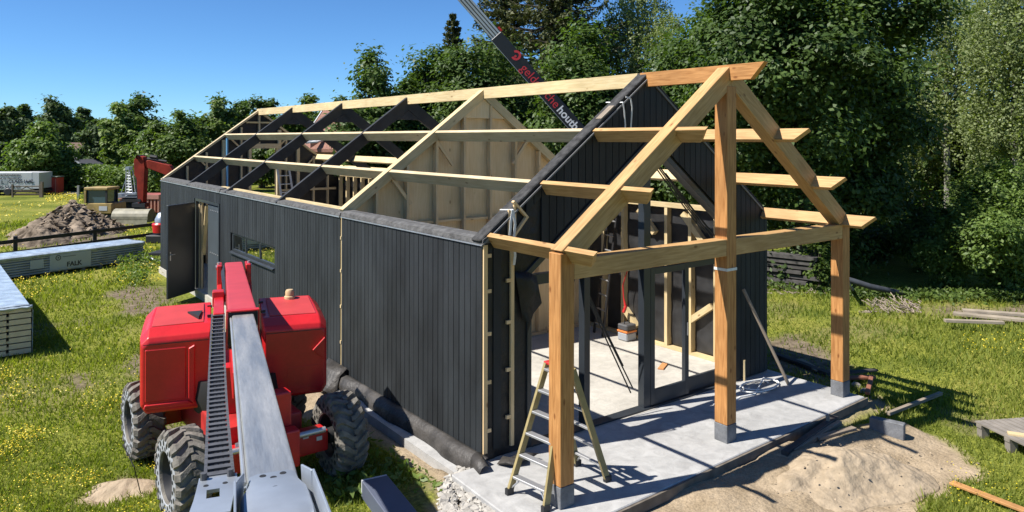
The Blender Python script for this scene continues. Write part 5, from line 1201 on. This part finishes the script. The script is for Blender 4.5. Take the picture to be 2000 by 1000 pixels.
def tree(name, label, px, d, top, bot, hw, m, leaf=.14, K=120, per=260, cr=.22, seed=1, trunk=True, dep=.85, bark=None, group=None, cat='tree', bias=.45, tr=.03):
    o = at(px, CY, d); base = V((o.x, o.y, -.25)); k = d/F
    zt, zb = 4-(top-CY)*k, max(-.1, 4-(bot-CY)*k); R = (hw*k, hw*k*dep, (zt-zb)/2); c = (o.x, o.y, (zt+zb)/2)
    t = thing(name, label, cat, base, group)
    cc, pos, nr = clumps(c, R, K, per, cr*min(R[0], R[2]*1.2), leaf, seed, bias)
    keep = pos[:, 2] > -.18; quads_obj('crown', leaf_quads(pos[keep], nr[keep], leaf), LEAF[m], t)
    if trunk:
        tb = MB(); h = zt+.2; r0 = h*tr
        pts = [base+V((0, 0, h*q))+V((math.sin(q*5+seed)*.02*h, math.cos(q*4+seed)*.02*h, 0))*q for q in (0, .1, .25, .45, .65, .85)]
        tb.tube(pts, [r0*1.25, r0, r0*.85, r0*.6, r0*.4, r0*.15], 9)
        for q in RNG.choice(len(cc), min(26, len(cc)), replace=False):
            e = V(cc[q]); f = max(.15, min(.75, (e.z-base.z)/h*.7)); s0 = base+V((0, 0, h*f)); mid = s0.lerp(e, .5)+V((0, 0, .05*h)); tb.tube([s0, mid, e], [r0*.32, r0*.2, r0*.05], 5)
        tb.build('trunk', bark or BARK, t, smooth=True, fixn=False)
    return t
def weeping(name, label, px, d, top, bot, hw, m, K=420, per=60, leaf=.06, seed=3, bark=None, lean=0, long=2.2):
    o = at(px, CY, d); base = V((o.x, o.y, -.25)); k = d/F; rg = np.random.default_rng(seed)
    zt, zb = 4-(top-CY)*k, max(0, 4-(bot-CY)*k); t = thing(name, label, 'tree', base); R = hw*k
    a = rg.uniform(0, 6.283, K); r_ = R*rg.random(K)**.55; hgt = rg.random(K)
    sx = o.x+r_*np.cos(a); sy = o.y+r_*np.sin(a); sz = zb+(zt-zb)*(.25+.75*hgt)*(1-.35*(r_/R)**2)
    L_ = long*(.4+.8*rg.random(K)); tt = rg.random((K, per))
    pos = np.stack([sx[:, None]+.10*np.sin(tt*5+a[:, None])+rg.normal(size=(K, per))*.05, sy[:, None]+rg.normal(size=(K, per))*.06, sz[:, None]-tt*L_[:, None]], -1)
    # spray of twigs near the top of each strand
    pos[..., :2] += (rg.normal(size=(K, per, 2))*.28*(1-tt[..., None])**2)
    pos = pos.reshape(-1, 3); pos = pos[pos[:, 2] > zb-.5]
    nr = norm(rg.normal(size=pos.shape)+np.array([0, 0, .25])); quads_obj('crown', leaf_quads(pos, nr, leaf, aspect=.7), LEAF[m], t)
    tb = MB(); h = zt+.2; r0 = h*.010
    tb.tube([base+V((math.sin(q*4+seed)*.25*q+lean*q, 0, h*q)) for q in (0, .2, .4, .6, .8, .97)], [r0*1.2, r0, r0*.85, r0*.6, r0*.35, r0*.1], 8)
    for i in rg.choice(K, min(60, K), replace=False):
        e = V((sx[i], sy[i], sz[i])); s0 = base+V((lean*.6, 0, max(.25*h, e.z-base.z-.35*R-.5))); tb.tube([s0, s0.lerp(e, .55)+V((0, 0, .25)), e], [r0*.25, r0*.15, r0*.04], 4)
    tb.build('trunk', bark or WBARK, t, smooth=True, fixn=False); return t
def conifer(name, label, px, d, top, bot, hw, tiers=30, nb=9, seed=5, leaf=.22, per=90):
    o = at(px, CY, d); base = V((o.x, o.y, -.25)); k = d/F; rg = np.random.default_rng(seed)
    zt, zb = 4-(top-CY)*k, 4-(bot-CY)*k; R = hw*k; t = thing(name, label, 'tree', base); tb = MB(); h = zt+.25
    tb.tube([base, base+V((0, 0, h*.5)), base+V((0, 0, h))], [h*.022, h*.015, .01], 8); PP = []; NN = []
    for i in range(tiers):
        f = (i+.5)/tiers; z = zt-(zt-zb)*f
        for j in range(nb):
            a = rg.uniform(0, 6.283); L_ = R*(.12+.88*f**.8)*(.55+.6*rg.random()); q = np.linspace(0, 1, 6)
            cx = o.x+np.cos(a)*L_*q; cy = o.y+np.sin(a)*L_*q; cz = z-.20*L_*np.sin(q*2.6)+.10*L_*q**2
            tb.tube([V((cx[w], cy[w], cz[w])) for w in (0, 2, 4, 5)], [.045*R/3+.01, .03*R/3+.008, .015, .006], 4)
            n = int(per*(.3+.7*f)); u = rg.random(n)**.7; ix = u*5; i0 = np.minimum(ix.astype(int), 4); fr_ = ix-i0
            bx = np.stack([cx[i0]*(1-fr_)+cx[i0+1]*fr_, cy[i0]*(1-fr_)+cy[i0+1]*fr_, cz[i0]*(1-fr_)+cz[i0+1]*fr_], -1)
            sw_ = (rg.random(n)-.5)*.55*L_*(1.05-u)**.7*.8; bx[:, 0] += -np.sin(a)*sw_; bx[:, 1] += np.cos(a)*sw_; bx[:, 2] -= rg.random(n)**2*.22+abs(sw_)*.25
            PP.append(bx); NN.append(norm(rg.normal(size=bx.shape)*.6+np.array([0, 0, .8])))
    P = np.concatenate(PP); Nn = np.concatenate(NN); quads_obj('crown', leaf_quads(P, Nn, leaf, aspect=.38), LEAF['needle'], t)
    tb.build('trunk', BARK, t, smooth=True, fixn=False); return t
T = tree
# right-hand side
T('maple_tree', 'big dark broadleaf tree filling the right background behind the porch', 1575, 22.5, -300, 590, 262, 'dark', .155, 270, 600, .175, 11, tr=.022)
T('maple_tree', 'dark spreading lower tree left of the big broadleaf, behind the black front gable', 1370, 25, 10, 540, 120, 'dark', .155, 160, 330, .26, 12)
T('shrub', 'bright leafed bush at the right edge of the grass', 1955, 20.3, 322, 600, 128, 'hedge', .10, 190, 330, .19, 13, cat='bush', trunk=False)
T('shrub', 'lower leafy bush at the left foot of the bright right bush', 1850, 20.8, 430, 596, 62, 'hedge', .09, 80, 260, .24, 18, cat='bush', trunk=False)
T('shrub', 'darker bush between the bright bush and the big broadleaf tree', 1815, 23.5, 385, 580, 85, 'mid', .11, 120, 200, .25, 14, cat='bush', trunk=False)
T('shrub', 'dark bush low under the big maple right of the porch', 1730, 26, 430, 585, 75, 'dark', .15, 90, 200, .3, 16, cat='bush')
T('shrub', 'dark bush behind the right porch post under the trees', 1610, 27, 420, 570, 80, 'dark', .15, 90, 200, .3, 17, cat='bush')
T('shrub', 'pale leafed sapling growing under the big tree right of the black gable', 1600, 20.5, 470, 560, 38, 'mid', .11, 22, 60, .3, 15, cat='bush')
weeping('birch_tree', 'tall weeping birch left of the one at the right edge', 1850, 31, -130, 330, 95, 'birch', 400, 85, .11, 21)
weeping('birch_tree', 'weeping birch with pale trunk at the right edge of the picture', 1985, 27, -170, 360, 95, 'birch', 520, 88, .105, 22)
T('willow_tree', 'pale green willow between the big dark tree and the birches', 1815, 33, 85, 420, 62, 'birch', .10, 110, 210, .3, 23)
T('alder_tree', 'olive tree behind the bright bush under the birches', 1930, 29, 300, 470, 110, 'mid', .12, 110, 200, .25, 24)
# behind the barn
T('laurel_tree', 'glossy evergreen right of the crane boom behind the roof ridge', 1145, 27, 40, 430, 115, 'laurel', .17, 150, 330, .26, 31)
T('laurel_tree', 'glossy evergreen left of the crane boom behind the plywood gable', 955, 29, 72, 440, 125, 'laurel', .17, 170, 330, .26, 32)
T('laurel_tree', 'broad glossy evergreen above the dark roof trusses', 838, 29.5, 82, 420, 86, 'laurel', .17, 120, 330, .28, 33)
T('laurel_tree', 'open crowned leafy tree standing alone against the sky above the roof trusses', 722, 27, 86, 400, 76, 'laurel', .17, 120, 230, .30, 34, bias=.5)
T('laurel_tree', 'lower leafy crown filling the dip right of the lone tree above the trusses', 790, 28.5, 112, 420, 60, 'laurel', .17, 90, 240, .3, 36)
conifer('spruce_tree', 'huge spruce behind the crane boom reaching above the picture', 1090, 35, -300, 300, 175, 40, 11, 41, .24, 140)
conifer('spruce_tree', 'slim dark conifer top rising beside the crane boom', 884, 38, 18, 330, 56, 26, 12, 42, .22, 110)
conifer('spruce_tree', 'spruce half hidden left of the huge one behind the crane boom', 985, 37, -150, 300, 120, 32, 10, 43, .24, 120)
weeping('birch_tree', 'grey green weeping birch behind the front gable of the barn', 1245, 36, -90, 290, 80, 'birch', 520, 75, .11, 25)
T('willow_tree', 'pale yellow green tree between the grey birch and the big dark tree', 1318, 34, 22, 330, 52, 'birch', .11, 90, 200, .3, 26)
T('hazel_tree', 'dark bushy tree low behind the right wall of the barn', 1250, 27, 235, 470, 110, 'mid', .16, 110, 180, .26, 35)
# mid distance on the left
for i, (px, d, top, bot, hw, m, lab) in enumerate((
    (590, 60, 190, 360, 58, 'mid', 'dark round tree behind the ridge end of the barn'),
    (690, 66, 225, 380, 50, 'mid', 'low tree behind the trusses left of the lone leafy crown'),
    (640, 72, 205, 380, 44, 'mid', 'tree behind the roof of the brick house'),
    (470, 70, 196, 380, 34, 'dark', 'dark gap filling tree between the two trees near the far gable peak'),
    (395, 66, 225, 390, 40, 'hedge', 'lighter tree just above the far left roof corner'),
    (512, 63, 178, 370, 48, 'dark', 'tree rising directly behind the far gable peak'),
    (428, 58, 182, 385, 46, 'mid', 'tall ragged tree left of the far gable peak'),
    (352, 52, 215, 390, 62, 'mid', 'broad tree standing behind the red excavator boom'),
    (268, 78, 182, 385, 56, 'dark', 'tallest dark domed tree left of the red excavator'),
    (238, 64, 208, 360, 34, 'light', 'fresh green tree in front of the tallest dark domed tree'),
    (300, 60, 250, 385, 42, 'mid', 'smaller green tree just right above the excavator dipper arm'),
    (190, 74, 224, 385, 34, 'far', 'narrow dark tree behind the half hidden house'),
    (75, 58, 238, 366, 52, 'hedge', 'round bright topped tree behind the white lettered trailer'),
    (12, 105, 204, 360, 30, 'far', 'far dark tree at the left edge of the picture'),
    (52, 118, 205, 360, 26, 'far', 'far tree with a flat crown, second from the left edge'),
    (112, 112, 197, 360, 38, 'far', 'tallest far tree behind the round bright topped tree'),
    (164, 120, 206, 360, 26, 'far', 'far tree right of the tallest far tree'),
    (5, 75, 280, 372, 38, 'far', 'low dark tree behind the left end of the white lettered trailer'))):
    T('field_tree', lab, px, d, top, bot, hw, m, .0052*d, 110, 250, .25, 50+i, bias=.5)
def strip_foliage(name, lab, pts, h, dep, n, leaf, m, kind=None, cat=None, topvar=.25):
    pts = [np.array(p[:2]) for p in pts]; u = RNG.random(n)*(len(pts)-1); i0 = np.minimum(u.astype(int), len(pts)-2); f = (u-i0)[:, None]; A = np.array(pts)
    xy = A[i0]*(1-f)+A[i0+1]*f; z = RNG.random(n)**.7; hh = h*(1-topvar*vnoise(xy[:, 0]*1.0, xy[:, 1], 1.2*leaf*8, 3)); dd = RNG.normal(size=(n, 2))*dep*.35
    edge = (np.abs(RNG.random(n)-.5) > .15); pos = np.concatenate([xy+dd, (-.2+z*hh)[:, None]], 1)
    nr = norm(RNG.normal(size=pos.shape)*.6+np.array([0, 0, .6])-np.array([*_fw[:2], 0])*.3)
    o = quads_obj(name, leaf_quads(pos, nr, leaf), LEAF[m]); tag(o, lab, cat, None, kind); return o
strip_foliage('hedge', 'long clipped dark hedge behind the digger and the booth', [at(105, CY, 60), at(190, CY, 59), at(330, CY, 57)], 2.25, 1.6, 26000, .26, 'hedge', cat='hedge')
strip_foliage('hedge', 'light green hedge behind the white lettered trailer', [at(-80, CY, 63), at(60, CY, 62)], 2.0, 1.4, 7000, .28, 'hedge', cat='hedge')
strip_foliage('far_wood', 'far wood closing the meadow behind the trees', [at(-250, CY, 128), at(200, CY, 130), at(800, CY, 120)], 6.5, 5, 26000, .9, 'far', kind='stuff', topvar=.5)
strip_foliage('thicket', 'deep shaded thicket behind the barn and the big trees', [at(800, CY, 44), at(1000, CY, 42), at(1500, CY, 36), at(1900, CY, 34), at(2250, CY, 32)], 6.5, 3.5, 60000, .42, 'dark', kind='stuff', topvar=.35)
strip_foliage('undergrowth', 'low shaded undergrowth along the edge of the wood', [gr(1490, 560), gr(1700, 580), gr(1850, 585), gr(2100, 590)], .38, .8, 2600, .11, 'mid', kind='stuff', topvar=.8)
# ------------------------------------------------------------------ grass and flowers
def scatter(n, x0, x1, y0, y1, z=-.2):
    px = RNG.uniform(x0, x1, n); py = RNG.uniform(y0, y1, n)
    r = _fw+np.outer((px-1000)/F, _rt)+np.outer((py-CY)/F, _dn); t = (z-CAM[2])/r[:, 2]; P = CAM+r*t[:, None]; return P, np.linalg.norm(P-CAM, axis=1)
def on_slab(P): return (P[:, 0] > -.68) & (P[:, 0] < 6.02) & (P[:, 1] > -.52) & (P[:, 1] < 19)
gmat = foliage_mat('grass_blades', (.092, .138, .02), (.285, .30, .062), .42, rough=.6, spec=.2)
def grassfield(n, x0, x1, y0, y1, hmul=1.0):
    P, d = scatter(n, x0, x1, y0, y1); s_, di = masks(P[:, 0], P[:, 1]); ok = (RNG.random(n) > s_*1.02) & (RNG.random(n) > di*.75) & ~on_slab(P) & (d < 45)
    tall = fbm(P[:, 0], P[:, 1], 1.6, 41); ok &= RNG.random(n) < .35+1.1*tall
    P, d, tall = P[ok], d[ok], tall[ok]; n = len(P); h = (.045+.10*tall*RNG.random(n))*hmul*np.maximum(1, (d/11)**.6); w_ = .010*np.maximum(.8, d/10)
    a = RNG.uniform(0, 6.283, n); dx = np.cos(a)*w_; dy = np.sin(a)*w_; b = RNG.uniform(0, 6.283, n); ln = h*RNG.uniform(.1, .9, n)
    z = P[:, 2]-.02
    V_ = np.stack([np.stack([P[:, 0]-dx, P[:, 1]-dy, z], -1), np.stack([P[:, 0]+dx, P[:, 1]+dy, z], -1), np.stack([P[:, 0]+np.cos(b)*ln, P[:, 1]+np.sin(b)*ln, z+h], -1)], 1).reshape(-1, 3)
    return V_
Gv = np.concatenate([grassfield(150000, -350, 900, 440, 1150), grassfield(70000, 1440, 2350, 560, 1100, 1.15), grassfield(16000, -200, 420, 385, 450)])
tag(mesh_np('grass', Gv, np.arange(len(Gv)).reshape(-1, 3), gmat), 'meadow grass', 'grass', kind='stuff')
fm_ = mat('buttercup', (.72, .56, .02), .5)
P, d = scatter(230000, -350, 1000, 400, 1120); s_, di = masks(P[:, 0], P[:, 1]); fl = fbm(P[:, 0], P[:, 1], 2.4, 61); fl2 = fbm(P[:, 0]+50, P[:, 1], .8, 66)
ok = ((P[:, 0] < -2.3) | (P[:, 1] > 7)) & (RNG.random(len(P)) < np.clip((fl-.42)/.12, 0, 1)*np.clip((fl2-.40)/.16, 0, 1)*.80+.010) & (s_ < .3) & (di < .6) & ~on_slab(P) & (d < 60)
P, d = P[ok], d[ok]
def patch(px0, px1, py0, py1, n):
    q, e = scatter(n, px0, px1, py0, py1); return q, e
extra = [patch(225, 318, 512, 560, 420), patch(90, 170, 380, 396, 500), patch(1880, 2000, 650, 700, 120), patch(1850, 2050, 930, 1000, 160), patch(60, 180, 535, 560, 110)]
P = np.concatenate([P]+[e[0] for e in extra]); d = np.concatenate([d]+[e[1] for e in extra])
pos = P+np.stack([RNG.normal(size=len(P))*.02, RNG.normal(size=len(P))*.02, RNG.uniform(.07, .20, len(P))], -1)
nr = norm(RNG.normal(size=pos.shape)*.45+np.array([0, 0, 1])); FQ = leaf_quads(pos, nr, (.0145*np.maximum(1, d/10))[:, None], aspect=1.0)
tag(quads_obj('buttercups', FQ, fm_), 'yellow meadow flowers in drifts', 'flowers', kind='stuff')
# tall weeds beside the far door
wpos = []; 
for (px0, px1, py0, py1, n, hh) in ((228, 318, 505, 560, 1500, .42), (150, 190, 388, 398, 500, .5), (640, 900, 830, 985, 900, .16)):
    q, e = scatter(n, px0, px1, py0, py1); q[:, 2] += RNG.random(n)*hh; wpos.append(q[~on_slab(q)])
wpos = np.concatenate(wpos); nr = norm(RNG.normal(size=wpos.shape)+np.array([0, 0, .5])); tag(quads_obj('weeds', leaf_quads(wpos, nr, .11, aspect=.4), LEAF['light']), 'leafy weeds', 'weeds', kind='stuff')
# ------------------------------------------------------------------ light
EL = math.radians(52.3); sd = V((-.957*math.cos(EL), .290*math.cos(EL), math.sin(EL)))
su = bpy.data.lights.new('sun', 'SUN'); su.energy = 4.9; su.angle = math.radians(.53); su.color = (1, .955, .89)
so = bpy.data.objects.new('sun', su); COL.objects.link(so); so.rotation_euler = sd.to_track_quat('Z', 'Y').to_euler()
w = bpy.data.worlds.new('World'); sc.world = w; w.use_nodes = True; wn_ = w.node_tree.nodes; sk = wn_.new('ShaderNodeTexSky'); sk.sky_type = 'NISHITA'; sk.sun_disc = False
sk.sun_elevation = EL; sk.sun_rotation = math.atan2(sd.x, sd.y); sk.air_density = .7; sk.dust_density = 0; sk.ozone_density = 8.0
tint = wn_.new('ShaderNodeMix'); tint.data_type = 'RGBA'; tint.blend_type = 'MULTIPLY'; tint.inputs[0].default_value = 1; tint.inputs[7].default_value = (.72, .96, 1.08, 1)
w.node_tree.links.new(sk.outputs[0], tint.inputs[6]); w.node_tree.links.new(tint.outputs[2], wn_['Background'].inputs[0]); wn_['Background'].inputs[1].default_value = .079
sc.view_settings.view_transform = 'Standard'; sc.view_settings.look = 'None'; sc.view_settings.exposure = .86; sc.view_settings.gamma = 1
